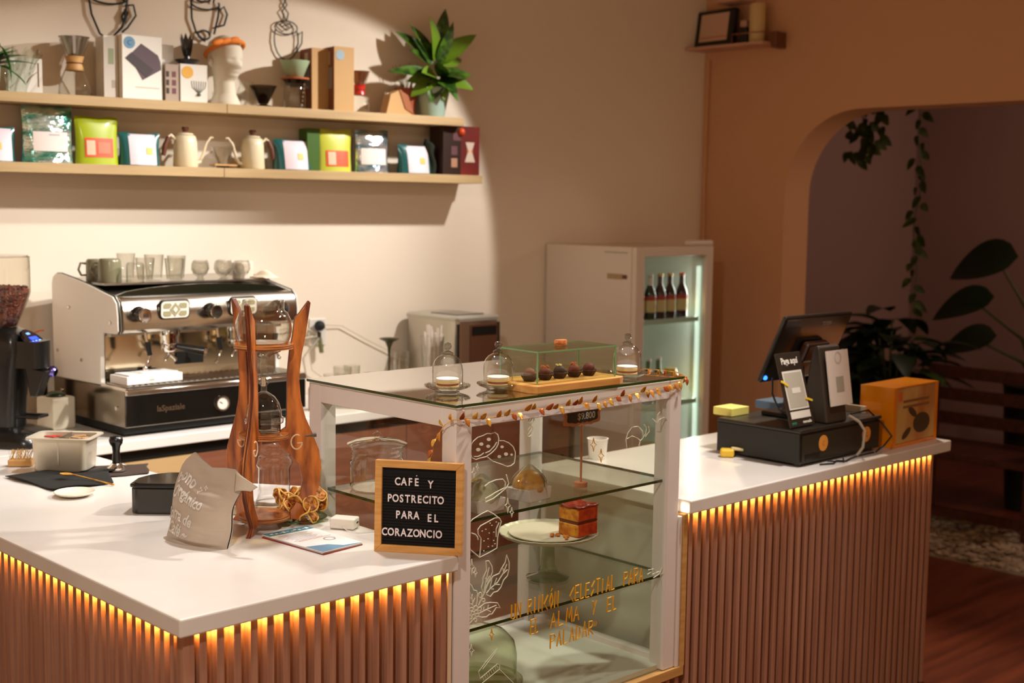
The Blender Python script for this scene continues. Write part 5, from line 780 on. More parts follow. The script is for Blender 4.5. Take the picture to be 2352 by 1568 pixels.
G().lathe([(0, 0), (.052, 0), (.056, .01), (.078, .118), (.081, .132), (.076, .132), (.071, .115), (0, .11)], 40).done('pot', mat('mint_glazed_pot', (160, 186, 172), .35, coat=.3), t, sm=40)
random.seed(21)
LV = [(-.15, .95, .20, .075), (.12, 1.0, .24, .08), (-.7, .7, .21, .08), (.75, .8, .22, .09), (-1.0, .22, .22, .065), (-.95, .45, .15, .06), (.95, .45, .17, .08), (.45, .55, .17, .09), (-.4, .5, .15, .08), (.9, -.1, .15, .045), (.35, 1.0, .19, .06), (-.25, -.5, .12, .075), (.05, -.7, .10, .065), (.40, -.55, .13, .075), (.75, -.45, .14, .075), (-.62, -.35, .14, .075), (-.1, .3, .13, .08), (.25, .1, .13, .085), (-.35, .1, .14, .085), (.55, .15, .14, .085), (.1, -.2, .12, .08), (-.55, .0, .13, .08), (.25, -.85, .09, .05), (-.5, .9, .19, .07), (.65, -.15, .15, .08), (-.15, .0, .12, .08)]
for k, (dx_, dz_, L_, w_) in enumerate(LV):
    d = Vector((dx_, random.uniform(-.6, .15), dz_)).normalized(); b = Vector((dx_ * .03, -.02, .17 + .03 * max(dz_, 0))) + (Vector((0, 0, .05)) if dz_ > .4 else Vector((0, -.03, 0)))
    G().leaf(b, d, L_ * .98, w_ * 1.0, up=(random.uniform(-.3, .3), -.75, .6), bend=random.uniform(.1, .35), n=8).done('leaf', DGREEN if k % 3 else LG, t, sm=60)
G().lathe([(.0, .10), (.02, .11), (.012, .17), (.0, .22)], 10).done('stems', mat('plant_stem', (80, 96, 40), .6), t, sm=60)
# --- lower shelf
def pouch(name, label, u, w, h, m_, lab, labm, v=.105, d=.07, rz=0, z=ZL, extra=None, frills=.4):
    t = W(name, label, 'coffee bag', u, v, z, rz)
    def f(s_): return lambda a, b: Vector(((a - .5) * w * (1 - .05 * math.sin(PI * b)), s_ * d / 2 * (1 - b) ** frills * (math.sin(PI * min(max(a, .001), .999)) ** .4) , b * h + .003 * math.sin(9 * a) * b))
    g = G(); g.grid(f(-1), 20, 16); g.grid(f(1), 20, 16); g.done('pouch_body', m_, t, sm=180)
    x0, x1, z0, z1 = lab
    def lf(a, b): 
        A = (x0 + (x1 - x0) * a) / w + .5; B = (z0 + (z1 - z0) * b) / h; p = f(-1)(A, B); return Vector((x0 + (x1 - x0) * a, p.y - .0015, z0 + (z1 - z0) * b))
    l = G(); l.grid(lf, 12, 8); l = l.done('label', labm, t, sm=180)
    if extra:
        for (nm, ex0, ex1, ez0, ez1, m2) in extra:
            def ef(a, b, q=(ex0, ex1, ez0, ez1)):
                X = q[0] + (q[1] - q[0]) * a; Z = q[2] + (q[3] - q[2]) * b; p = f(-1)(X / w + .5, Z / h); return Vector((X, p.y - .003, Z))
            e = G(); e.grid(ef, 6, 6); e.done(nm, m2, l, sm=180)
    return t
def foil(nm, a, b, r_=.12): return mat(nm, a, r_, .85, noise=((9, 9, 24), b, .42, .58), bump=((16, 16, 40), .7, .012))
TEALP = mat('teal_pouch', (20, 84, 82), .3, coat=.4); PINK = mat('pale_pink_label', (216, 198, 204), .5); YEL = mat('yellow_dot', (226, 176, 70), .5); CHART = mat('chartreuse_pouch', (158, 172, 10), .38, coat=.2); REDL = mat('orange_red_label', (220, 82, 40), .45); PALE = mat('pale_print', (226, 186, 156), .6)
def pinkbag(label, u, w=.165, flip=1, v=.10):
    return pouch('coffee_bag', label, u, w, .128, TEALP, (-.048, .060, .004, .124), PINK, v, .085, 0, extra=[('yellow_dot', .030 * flip - .012, .030 * flip + .014, .045, .072, YEL)], frills=.55)
pinkbag('pink labelled coffee bag cut off at the far left of the lower shelf', -.035, .15, .2); pinkbag('teal coffee bag with a pink label between the lime pouch and the first kettle', .515); pinkbag('teal coffee bag with a pink label just right of the second kettle', 1.175, .175, .8); pinkbag('teal coffee bag with a pink label beside the dark box', 1.775, .175, .8)
HOLO = foil('holographic_foil', (96, 176, 160), (226, 246, 240)); HOLO2 = foil('silver_foil', (130, 168, 190), (232, 240, 246))
WL = mat('white_label', (222, 208, 200), .6)
pouch('foil_pouch', 'shiny holographic pouch with a wide white label, leftmost foil bag', .158, .190, .215, HOLO, (-.058, .070, .045, .118), WL, extra=[('printed_line', .0, .04, .105, .109, INKG)])
pouch('foil_pouch', 'shiny silver blue pouch with a white label, right of the pale lime pouch', 1.553, .165, .185, HOLO2, (-.062, .060, .035, .105), WL)
pouch('lime_pouch', 'lime green pouch with a plain orange label, next to the holographic pouch', .343, .168, .183, CHART, (-.050, .060, .028, .102), REDL, extra=[('face_print', -.044, -.012, .036, .092, PALE), ('text_print', -.002, .048, .042, .086, mat('salmon_print', (226, 112, 78), .5))])
pouch('lime_pouch', 'pale lime pouch with a dark green side and an orange label, on the right board', 1.368, .168, .180, mat('pale_lime_pouch', (186, 190, 60), .38, coat=.3), (-.048, .060, .022, .090), REDL, extra=[('face_print', -.040, -.005, .028, .084, PALE)])
t = box('green_carton', 'dark green carton standing behind the pale lime pouch', 1.265, .06, .08, .180, mat('dark_green_card', (56, 92, 14), .45), .08, ZL)
def kettle(label, u, flip):
    t = W('gooseneck_kettle', label, 'kettle', u, .10, ZL); KW = mat('cream_enamel', (220, 206, 172), .35, coat=.3); HB = mat('brown_wood_handle', (92, 48, 28), .45)
    G().lathe([(0, 0), (.046, 0), (.050, .006), (.046, .10), (.041, .124), (.036, .128), (0, .130)], 36).done('kettle_body', KW, t, sm=40)
    k = G().lathe([(0, .130), (.034, .130), (.030, .136), (.008, .140), (0, .140)], 28).done('lid', KW, t, sm=40); G().lathe([(0, .139), (.008, .139), (.015, .155), (.012, .162), (0, .162)], 16).done('lid_knob', HB, k, sm=40)
    s_ = flip; G().tube([(s_ * .045, 0, .020), (s_ * .062, 0, .025), (s_ * .075, 0, .055), (s_ * .088, 0, .10), (s_ * .108, 0, .125), (s_ * .118, 0, .122)], .005, 8, rad=[.009, .008, .006, .005, .0045, .004]).done('spout', KW, t, sm=60)
    G().tube([(-s_ * .040, 0, .110), (-s_ * .060, 0, .128), (-s_ * .072, 0, .118)], .006, 8).done('handle_arm', KW, t, sm=60); G().tube([(-s_ * .070, 0, .120), (-s_ * .085, 0, .085), (-s_ * .092, 0, .045)], .010, 10, rad=[.008, .011, .009]).done('handle', HB, t, sm=60)
kettle('cream gooseneck kettle with a brown handle on the left shelf board', .705, 1); kettle('cream gooseneck kettle with a brown handle on the right shelf board', .995, -1)
t = W('wooden_stand_brewer', 'low glass dripper on a small wooden stand between the two kettles', 'dripper', .855, .12, ZL); G().bb(-.045, .05, -.03, .03, .010, .016).done('wooden_stand', BIRCH, t); G().bb(-.02, .02, -.02, .02, 0, .0098).done('black_foot', BLK, t); G().lathe([(.02, .017), (.045, .085), (.046, .087), (.042, .085), (.017, .018)], 30).done('glass_cone', GL, t, sm=50)
t = W('maroon_box', 'dark maroon box picturing an hourglass brewer at the right end of the lower shelf', 'box', 1.985, .10, ZL, .12); w, d, h = .205, .10, .222
MAR = mat('maroon_print', (92, 30, 26), .45, noise=((3, 3, 5), (128, 38, 30), .4, .7)); G().bb(.0, w / 2 + .01, -d / 2, d / 2, 0, h).done('maroon_side', MAR, t, bev=.001); G().bb(-w / 2, -.0005, -d / 2, d / 2, 0, h).done('dark_side', mat('dark_brown_print', (44, 24, 16), .45), t, bev=.001)
g = G(); g.lathe([(.030, 0), (.012, .05), (.026, .09), (.0, .09)], 20, M=TR(.055, -d / 2 - .0006, .06) @ Matrix.Diagonal((1, .02, 1, 1))); g.done('brewer_picture', mat('pale_brewer_print', (206, 186, 168), .6), t, sm=60)
face(t, 'collar_picture', .038, .072, .102, .118, d, mat('orange_print', (196, 112, 60), .5)); face(t, 'pale_square', -.055, -.020, .035, .075, d, mat('tan_print', (168, 124, 96), .6)); face(t, 'mauve_square', -.055, -.020, .09, .13, d, mat('mauve_print', (96, 60, 62), .6)); face(t, 'pink_square', -.045, .0, .155, .190, d, mat('mauve_print', (96, 60, 62)))
g = G(); g.ball((.0, -d / 2 - .004, .195), .018, 14, M=None); g.done('orange_seal', mat('orange_seal', (206, 74, 26), .4), t, sm=60)
t = W('folded_apron', 'dark folded cloth hanging over the left side of the maroon box', 'cloth', 1.858, .09, ZL); g = G(); g.grid(lambda u, v: Vector(((u - .5) * .05 + .01 * math.sin(6 * v), -.03 * math.sin(PI * u) - .01, v * .16 * (1 - .3 * u))), 10, 12); g.done('cloth', mat('dark_green_cloth', (26, 32, 18), .9), t, sm=180, solid=.004)
# ---------------------------------------------------------------- drinks fridge (its door faces -Y)
FW = mat('white_fridge_steel', (222, 208, 192), .4)
t = T('drinks_fridge', 'tall white glass door drinks fridge standing in the corner', 'fridge', (3.303, 1.646, 0)); w, d, h = .580, .585, 1.565
g = G(); g.bb(0, .03, .03, d, .02, h); g.bb(w - .03, w, .03, d, .02, h); g.bb(.03, w - .03, d - .03, d, .02, h); g.bb(.03, w - .03, .03, d - .03, h - .045, h - .0003); g.bb(.03, w - .03, .03, d - .03, .02, .10)
g.done('fridge_body', FW, t, bev=.002)
dr = G(); dr.bb(0, .062, 0, .028, .05, h); dr.bb(w - .050, w, 0, .028, .05, h); dr.bb(.062, w - .050, 0, .028, h - .045, h); dr.bb(.062, w - .050, 0, .028, .05, .12); dr = dr.done('door_frame', FW, t, bev=.004)
G().bb(.055, w - .045, .010, .014, .11, h - .04).done('door_glass', PANE, dr)
G().bb(.40, w + .002, .0, .05, h, h + .03).done('hinge_cover', FW, t, bev=.012, seg=3)
G().bb(.037, .043, .035, d - .035, .12, h - .05).done('inner_lining', mat('shaded_side_lining', (84, 96, 80), .4), t); G().bb(w - .043, w - .037, .035, d - .035, .12, h - .05).done('inner_lining', mat('lit_side_lining', (204, 212, 202), .4), t)  # shade on the left and light on the right put into the lining colours
G().bb(.045, w - .045, d - .04, d - .034, .12, h - .05).done('back_lining', mat('shaded_back_lining', (90, 104, 92), .5), t)  # shade at the back is painted into this darker lining
G().bb(w - .062, w - .048, .04, .055, .15, h - .10).done('light_tube', mat('cool_tube_light', (210, 255, 235), .5, emit=(225, 240, 230), es=.8), t)
fl_ = bpy.data.lights.new('fridge_light', 'AREA'); fl_.energy = 3.2; fl_.color = (.96, 1, .96); fl_.shape = 'RECTANGLE'; fl_.size = .03; fl_.size_y = 1.2; fo_ = bpy.data.objects.new('fridge_light', fl_); COL.objects.link(fo_); fo_.location = (3.303 + w - .066, 1.646 + .05, .85); fo_.rotation_euler = Vector((-1, .55, 0)).to_track_quat('-Z', 'Y').to_euler()
for z in (1.207, .80, .45):
    g = G()
    for k in range(22): g.cyl((.046 + k * .0223, .04, z), (.046 + k * .0223, d - .05, z), .002, n=6)
    for y in (.045, .28, d - .055): g.cyl((.046, y, z - .003), (w - .046, y, z - .003), .003, n=6)
    g.done('wire_shelf', mat('white_wire', (214, 230, 222), .4), t)
    G().bb(.05, w - .06, .036, .040, z - .012, z + .012).done('price_rail', mat('pale_green_rail', (180, 210, 196), .3), t)
G().bb(-.0012, -.0002, .055, .085, 1.415, 1.435).done('brown_sticker', mat('brown_sticker', (104, 62, 44), .6), t); G().bb(-.0012, -.0002, .085, .180, 1.412, 1.438).done('tan_sticker', mat('tan_sticker', (176, 150, 112), .6), t)
G().bb(-.0012, -.0002, .055, .20, 1.535, 1.541).done('grey_strip', mat('grey_strip', (170, 160, 144), .6), t)
DKB = mat('dark_brown_bottle_glass', (44, 22, 12), .08, coat=.8); DKG = mat('dark_green_bottle_glass', (14, 52, 30), .08, coat=.8)
def bottle(x, y, z, glass, cap, label, s_=1.0, foil=None, g_='bottles in the drinks fridge'):
    t = T('bottle', label, 'bottle', (x, y, z), random.uniform(0, 6))
    G().lathe([(0, 0), (.028, 0), (.030, .004), (.030, .120 * s_), (.024, .145 * s_), (.013, .170 * s_), (.012, .215 * s_), (0, .215 * s_)], 24).done('bottle_glass', glass, t, sm=50)
    G().lathe([(.0305, .040), (.0307, .042), (.0307, .095 * s_), (.0305, .097 * s_)], 24).done('bottle_label', mat('beer_label_cream', (206, 190, 140), .6), t, sm=60)
    G().lathe([(.031, .097 * s_), (.0312, .10 * s_), (.0312, .115 * s_), (.031, .117 * s_)], 24).done('red_label_band', mat('beer_label_red', (170, 60, 48), .6), t, sm=60)
    G().lathe([(.0145, .210 * s_), (.0145, .222 * s_), (0, .224 * s_)], 16).done('cap', cap, t, sm=40)
    if foil: G().lathe([(.0135, .165 * s_), (.0135, .208 * s_)], 16).done('neck_foil', foil, t, sm=60)
CAPW = mat('white_cap', (224, 220, 206), .4); CAPG = mat('golden_cap', (206, 170, 100), .35, .5); CAPR = mat('orange_cap', (214, 100, 50), .4)
random.seed(5); zb = 1.212
for x, y, gl, cp, l, f_ in [(3.415, 1.725, DKG, CAPW, 'green bottle at the left edge of the fridge shelf, half hidden by the door frame', CAPW), (3.487, 1.715, DKG, CAPW, 'green bottle with a white foil neck on the upper fridge shelf', CAPW), (3.570, 1.722, DKB, CAPG, 'brown bottle with a golden cap, third on the upper fridge shelf', None), (3.645, 1.722, DKB, CAPG, 'brown bottle with a golden cap, fourth on the upper fridge shelf', None), (3.735, 1.722, DKB, CAPR, 'brown bottle with an orange cap, last on the upper fridge shelf', None)]:
    bottle(x, y, zb, gl, cp, l, 1.0, f_)
bottle(3.500, 1.725, .806, mat('clear_green_bottle', (90, 120, 80), .1, coat=.6), CAPW, 'first white capped bottle on the lower fridge shelf'); bottle(3.575, 1.725, .806, mat('clear_green_bottle', (90, 120, 80)), CAPW, 'second white capped bottle on the lower fridge shelf')
tag(G().lathe([(0, 0), (.04, 0), (.042, .01), (.042, .13), (.032, .15), (.03, .16), (0, .16)], 24, (3.680, 1.735, .806)).done('juice_jar', mat('yellow_juice', (206, 164, 50), .3, coat=.5), sm=50), 'round yellow juice jar on the lower fridge shelf', 'jar')
tag(G().bb(3.42, 3.52, 1.78, 1.86, .456, .64).done('drink_carton', mat('green_white_carton', (200, 206, 150), .5), bev=.003), 'pale green carton on the lowest fridge shelf', 'carton')
tag(G().bb(3.56, 3.70, 1.80, 1.90, .456, .58).done('drink_carton', mat('brown_carton', (120, 92, 50), .5), bev=.003), 'brown carton on the lowest fridge shelf', 'carton')
# ---------------------------------------------------------------- small shelf on the arch wall
t = T('small_wall_shelf', 'small pale shelf with a wire guard high on the terracotta wall', 'shelf', (4.329, 1.84, 2.585)); G().bb(-.15, 0, -.235, .26, -.014, 0).done('shelf_board', mat('pale_pink_board', (196, 150, 124), .5), t, bev=.002)
G().tube([(-.146, -.04, .001), (-.146, -.04, .045), (-.146, -.235, .045), (-.01, -.235, .045), (-.01, -.235, .0)], .003, 6).done('wire_guard', mat('copper_wire', (140, 84, 52), .4, .5), t, sm=60); G().bb(-.09, -.0, -.27, -.238, -.03, .05).done('bracket', mat('brown_bracket', (110, 66, 42), .5), t, bev=.004)
t = T('framed_tablet', 'black framed screen with a blank pinkish panel on the small wall shelf', 'frame', (4.245, 1.965, 2.5855), math.radians(-96)); M = RX(math.radians(-8))
G().bb(-.135, .135, -.012, .025, 0, .195, M).done('black_frame', BLK, t, bev=.012, seg=3); G().bb(-.098, .098, -.0135, -.0122, .028, .172, M).done('panel', mat('pinkish_panel', (206, 168, 142), .5), t, bev=.006); G().bb(-.092, .092, -.0142, -.0137, .045, .052, M).done('panel_line', mat('salmon_line', (190, 120, 92), .5), t)
tag(G().lathe([(0, 0), (.038, 0), (.040, .003), (.040, .19), (.037, .196), (0, .192)], 28, (4.25, 1.695, 2.5855)).done('candle', mat('cream_wax', (208, 180, 124), .5, sub=.1), sm=40), 'tall cream candle at the right of the small wall shelf', 'candle')
t = T('night_vision_camera', 'small dark camera with a pale top between screen and candle', 'camera', (4.27, 1.775, 2.5855)); G().bb(-.03, .02, -.025, .03, 0, .085).done('camera_body', BLK, t, bev=.008); G().bb(-.03, .02, -.02, .02, .086, .12).done('camera_top', mat('pale_rose_plastic', (190, 150, 130), .5), t, bev=.005)
tag(G().bb(4.20, 4.329, 1.76, 1.93, 2.80, 2.815).done('ledge', mat('pale_pink_board', (196, 150, 124))), 'pale ledge at the top edge of the picture above the black framed screen', 'shelf')
# ---------------------------------------------------------------- till
t = T('cash_drawer', 'black cash drawer with two orange round stickers on its front', 'cash drawer', (2.312, .070, ZC)); w, d, h = .50, .34, .125
G().bb(0, w, 0.004, d, .010, h - .012).done('drawer_body', mat('black_textured_steel', (26, 25, 20), .45, bump=((300, 300, 300), .3, .001)), t, bev=.003); G().bb(-.003, w + .003, -.002, d, h - .012, h).done('drawer_top', mat('dark_drawer_top', (38, 34, 26), .35), t, bev=.004)
fr_ = G().bb(.012, w - .012, 0, .0038, .018, h - .020).done('drawer_front', mat('worn_black_front', (44, 40, 30), .35), t); OS = mat('orange_round_sticker', (224, 150, 62), .5)
for x in (.135, .405): s_ = G().lathe([(0, 0), (.027, 0), (.027, .001), (0, .001)], 28, M=TR(x, -.0002, .068) @ RX(PI / 2)).done('round_sticker', OS, fr_); G().text('C', .022, upright(x, -.0016, .060), .0004).done('sticker_letter', mat('sticker_ink', (190, 116, 44), .5), s_)
G().bb(.03, .115, -.0012, .0, .018, .040).done('lock_plate', BLK, fr_)
for x in (.03, w - .03):
    for y in (.03, d - .03): G().cyl((x, y, 0), (x, y, .011), .015, n=12).done('foot', BLK, t)
t = T('till_screen', 'black touch screen till tilted back on a stand, with a blue power light', 'till', (2.575, .245, ZC + h + .001))
a = math.radians(24); M = TR(0, .0, .250) @ RX(a)    # screen face looks to the staff side (+Y); the back is seen
G().bb(-.205, .205, -.018, .0, -.128, .128, M).done('screen_back', mat('black_screen_shell', (22, 21, 17), .25, coat=.4), t, bev=.010, seg=3); G().bb(-.195, .195, .0005, .004, -.118, .118, M).done('screen_glass', mat('screen_off', (8, 8, 10), .08, coat=.6), t)
g = G(); g.text('TOTEM', .020, M @ TR(.055, -.0185, .085) @ RX(PI / 2), .0005, .0006, wsc=.9); g.done('screen_lettering', mat('silver_letters', (150, 150, 156), .3, .5), t)
G().bb(-.05, .085, -.05, -.018, -.045, .03, M).done('rear_housing', mat('shell_painted_reflection', (60, 34, 20), .3), t, bev=.01)  # orange reflection on the black shell is put into this brown colour
G().ball((-.188, -.019, -.105), .008, 12, M=M).done('power_light', mat('blue_power_light', (40, 110, 255), .3, emit=(40, 110, 255), es=4), t)
g = G(); g.prism([(-.07, 0), (.07, 0), (.045, .03), (.035, .22), (-.035, .22), (-.045, .03)], .035, RX(PI / 2), z0=-.05); g.done('stand', mat('dark_bronze_stand', (48, 34, 24), .35), t, bev=.006); G().bb(-.10, .10, -.09, .10, 0, .016).done('stand_base', BLK, t, bev=.004)
G().tube([(-.195, -.01, .150), (-.222, -.03, .10), (-.226, -.06, .05), (-.18, -.09, .008), (-.13, -.10, .004)], .0035, 6).done('power_cable', BLK, t, sm=60)
t = T('payment_sign', 'black payment sign reading Paga aquí with a white panel and yellow clips', 'sign', (2.362, .098, ZC + h + .001), 0); M = TR(0, 0, .004) @ RX(math.radians(-17))
def sgn_(g, x0, x1, z0, z1, y0, y1): g.bb(x0, x1, y0, y1, z0, z1, M)
g = G(); sgn_(g, -.072, .072, 0, .250, -.003, .001); g.done('sign_board', mat('dark_brown_board', (40, 32, 24), .4), t, bev=.002)
g = G(); sgn_(g, -.056, .056, .058, .188, -.0042, -.0032); pn = g.done('white_panel', mat('white_print', (214, 208, 196), .5), t); g = G(); sgn_(g, -.050, .050, .064, .182, -.0048, -.0043); g.done('grey_panel', mat('soft_grey_print', (170, 164, 148), .6), pn); g = G(); sgn_(g, -.022, .026, .112, .130, -.0054, -.0049); g.done('centre_strip', mat('white_print', (214, 208, 196)), pn)
g = G(); sgn_(g, -.056, .056, .028, .052, -.0042, -.0032); g.done('white_strip', mat('white_print', (214, 208, 196)), t)
g = G(); g.text('Paga aquí', .030, M @ upright(0, -.0036, .212), .0004, .0006, wsc=.85); g.done('sign_lettering', mat('white_sign_ink', (226, 220, 208), .5), t); g = G(); g.text('mercado', .014, M @ upright(.030, -.0036, .010), .0004, .0003); g.done('sign_lettering', mat('white_sign_ink', (226, 220, 208)), t); g = G(); g.text('pago', .014, M @ upright(-.045, -.0036, .010), .0004, .0003); g.done('green_lettering', mat('green_ink', (40, 120, 90), .5), t)
for x, z, r_ in ((-.056, .148, -.5), (.062, .085, -.3)): G().box((x, -.006, z), (.036, .004, .007), M @ TR(x, 0, z) @ RY(-r_) @ TR(-x, 0, -z)).done('yellow_clip', mat('yellow_plastic', (226, 186, 50), .4), t)
t = T('card_reader_stand', 'dark card machine stand with a tall white printed sheet', 'card reader', (2.560, .112, ZC + h + .001), 0); M = RX(math.radians(-20))
g = G(); g.prism([(-.03, 0), (.075, 0), (.070, .03), (.040, .255), (.020, .262), (.012, .255)], .125, Matrix(((0, 0, 1, 0), (1, 0, 0, 0), (0, 1, 0, 0), (0, 0, 0, 1))), z0=-.075); g.done('stand_body', mat('dark_taupe_plastic', (52, 44, 36), .35), t, bev=.008)
g = G(); g.bb(-.055, .078, -.010, -.006, .052, .240, RX(math.radians(-9)) @ TR(0, -.03, 0)); sh = g.done('white_sheet', mat('bright_sheet', (228, 218, 208), .5), t)
g = G(); g.bb(-.012, .034, -.0112, -.0101, .098, .150, RX(math.radians(-9)) @ TR(0, -.03, 0)); g.done('grey_square_print', mat('soft_grey_print', (170, 164, 148)), sh)
g = G(); g.lathe([(.016, 0), (.022, 0), (.022, .0008), (.016, .0008)], 24, M=RX(math.radians(-9)) @ TR(.012, -.0402, .215) @ RX(PI / 2)); g.done('faint_emblem', mat('faint_print', (204, 196, 188), .6), sh)
G().tube([(.060, -.03, .015), (.085, -.055, -.005), (.092, -.075, -.035), (.075, -.080, -.09), (.070, -.060, -.120)], .005, 8).done('white_cable', mat('grey_white_cable', (180, 168, 150), .4), t, sm=60)
G().tube([(.12, .0, .012), (.20, -.02, .02), (.25, -.05, -.03), (.255, -.085, -.07), (.215, -.080, -.10), (.17, -.075, -.118)], .0035, 6).done('black_cable', BLK, t, sm=60)
tag(G().bb(2.360, 2.460, .385, .465, ZC + h + .001, ZC + h + .028).done('sticky_notes', mat('pale_yellow_notes', (236, 224, 120), .6), bev=.001), 'pad of pale yellow sticky notes on the cash drawer behind the sign', 'notes')
tag(G().bb(2.60, 2.72, .36, .46, ZC + h + .001, ZC + h + .03).done('blue_packet', mat('slate_blue_packet', (90, 116, 140), .5), bev=.004), 'slate blue packet on the cash drawer beside the orange box', 'packet')
t = T('yellow_marker', 'yellow tape dispenser with a pale strip lying at the foot of the cash drawer', 'tape dispenser', (2.292, .335, ZC + .001), math.radians(-52)); G().bb(-.035, .012, -.02, .02, 0, .028).done('dispenser_body', mat('yellow_plastic', (226, 160, 20), .35), t, bev=.008, seg=3); G().bb(.0, .085, -.008, .008, .024, .034, RY(.06)).done('pale_strip', mat('pale_strip', (206, 190, 140), .5), t, bev=.003)
t = T('lying_cables', 'thin black cables lying on the worktop in front of the cash drawer', 'cable', (2.40, .05, ZC + .004)); G().tube([(0, 0, 0), (.05, -.02, 0), (.10, .0, 0), (.12, -.025, 0), (.17, -.01, 0), (.25, .005, 0), (.34, .0, 0)], .003, 6).done('cable', BLK, t, sm=60); G().tube([(.06, .01, .002), (.10, -.03, .001), (.15, .005, .001)], .0025, 6).done('cable', BLK, t, sm=60)
t = T('orange_acrylic_box', 'translucent orange acrylic box with a printed cream front at the end of the counter', 'box', (2.862, .050, ZC + .0005), math.radians(1)); w, d, h = .325, .135, .218
def acr(nm, c, c2): return mat(nm, c, .2, coat=.5, sub=.0, noise=((6, 6, 6), c2, .3, .7))
OA = acr('orange_acrylic', (232, 140, 10), (214, 118, 6)); g = G()
for q in ((0, .005, 0, d, 0, h), (w - .005, w, 0, d, 0, h), (.005, w - .005, d - .005, d, 0, h), (.005, w - .005, 0.0, d - .005, 0, .012), (.005, w - .005, 0.0, d - .005, h - .005, h), (.005, .022, 0, .004, .012, h - .005), (w - .018, w - .005, 0, .004, .012, h - .005)): g.bb(*q)
g.done('acrylic_shell', OA, t); p = G().bb(.023, w - .019, .002, .005, .013, h - .006).done('printed_front', mat('cream_print', (196, 158, 92), .5, noise=((8, 8, 3), (168, 104, 48), .45, .7)), t)
g = G(); g.ball((0, 0, 0), .042, 16, M=TR(.21, .0015, .075) @ Matrix.Diagonal((1.5, .02, .9, 1))); g.ball((0, 0, 0), .02, 12, M=TR(.14, .0012, .12) @ RY(.5) @ Matrix.Diagonal((1.8, .02, .7, 1))); g.ball((0, 0, 0), .02, 12, M=TR(.10, .0012, .045) @ RY(-.5) @ Matrix.Diagonal((1.8, .02, .7, 1))); g.done('machine_picture', mat('dark_machine_print', (70, 52, 20), .6), p, sm=60)
for z in (.158, .138): G().bb(.07, .26, .0008, .0018, z, z + .009).done('printed_words', mat('brown_words', (130, 84, 44), .6), p)
G().bb(.035, .060, .0008, .0018, .165, .200).done('orange_seal', mat('orange_seal_print', (206, 100, 40), .5), p)
tag(G().bb(2.80, 2.812, .13, .26, ZC, ZC + .15).done('paper_menu', mat('pale_cream_card', (216, 196, 168), .6), bev=.001), 'cream card standing between the cash drawer and the orange box', 'card')
tag(G().lathe([(0, 0), (.029, 0), (.034, .066), (.0365, .069), (.0325, .069), (.027, .004), (0, .004)], 32, (1.92, .61, ZC + .0003)).done('paper_cup', PAPER, sm=50), 'white paper cup on the worktop seen through the display case', 'cup')
# ---------------------------------------------------------------- beyond the arch
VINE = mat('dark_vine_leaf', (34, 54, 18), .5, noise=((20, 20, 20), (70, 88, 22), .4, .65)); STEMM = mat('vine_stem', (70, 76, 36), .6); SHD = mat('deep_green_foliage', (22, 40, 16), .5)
def vine(label, x, y, z0, z1, n, sd, spread, lw):
    random.seed(sd); t = T('hanging_vine', label, 'hanging plant', (x, y, z0)); pts = [(.012 * math.sin(k * 1.3), .015 * math.sin(k * .9 + sd), -(z0 - z1) * k / 14) for k in range(15)]; G().tube(pts, .004, 5).done('stem', STEMM, t, sm=60)
    for k in range(n): f = (k + .5) / n; z = -(z0 - z1) * f; a = random.uniform(0, 6.28); G().leaf((.01 * math.cos(a), random.uniform(-1, 1) * spread * (1 - f * .5), z), (math.cos(a) * .5, math.sin(a), -random.uniform(.3, 1.2)), random.uniform(.06, .10), lw, up=(-1, 0, .4), bend=.2).done('leaf', VINE, t, sm=60)
vine('short bushy vine hanging from the top of the arch', 5.30, 1.70, 2.42, 2.05, 52, 3, .17, .05); vine('long thin vine trailing down beyond the arch', 5.5, 1.455, 2.45, 1.18, 30, 6, .035, .045)
G().tube([(0, 0, 0)] * 2, .001, 4) if False else None
tag(G().bb(5.0, 5.6, 1.0, 2.3, 2.42, 2.46).done('hanging_plant_ledge', mat('mauve_ledge', (120, 96, 88), .8)), 'ledge above the arch from which the vines hang', 'shelf')
def bush(name, label, x, y, n, R, zt, lw, L_, sd, potr=.16, poth=.34, potm=None, upw=1.0):
    random.seed(sd); t = T(name, label, 'plant', (x, y, 0)); G().lathe([(0, 0), (potr * .8, 0), (potr, poth), (potr * 1.05, poth), (potr * .95, poth - .02), (0, poth - .03)], 28).done('planter', potm or mat('dark_planter', (34, 30, 26), .6), t, sm=40)
    for k in range(n):
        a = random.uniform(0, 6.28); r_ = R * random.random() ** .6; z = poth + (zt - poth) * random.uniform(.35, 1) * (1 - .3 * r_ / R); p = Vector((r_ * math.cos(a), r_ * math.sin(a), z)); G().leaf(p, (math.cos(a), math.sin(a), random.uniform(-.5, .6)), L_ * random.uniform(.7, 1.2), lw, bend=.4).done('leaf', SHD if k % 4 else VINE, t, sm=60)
        if k % 3 == 0: G().tube([(0, 0, poth - .03), (p.x * .4, p.y * .4, z * .7), tuple(p)], .006, 5).done('stem', STEMM, t, sm=60)
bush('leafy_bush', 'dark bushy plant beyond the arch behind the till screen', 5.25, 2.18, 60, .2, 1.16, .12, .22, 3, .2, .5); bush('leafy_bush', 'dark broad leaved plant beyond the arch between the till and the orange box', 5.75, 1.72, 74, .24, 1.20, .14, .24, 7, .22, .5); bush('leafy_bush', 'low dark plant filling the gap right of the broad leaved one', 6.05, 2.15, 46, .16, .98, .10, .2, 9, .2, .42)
t = T('banana_plant', 'tall plant with long stems and big drooping leaves at the right of the arch', 'plant', (6.25, 1.02, 0)); G().lathe([(0, 0), (.17, 0), (.21, .72), (.22, .74), (.19, .74), (0, .70)], 28).done('planter', mat('charcoal_planter', (34, 36, 28), .6), t, sm=40)
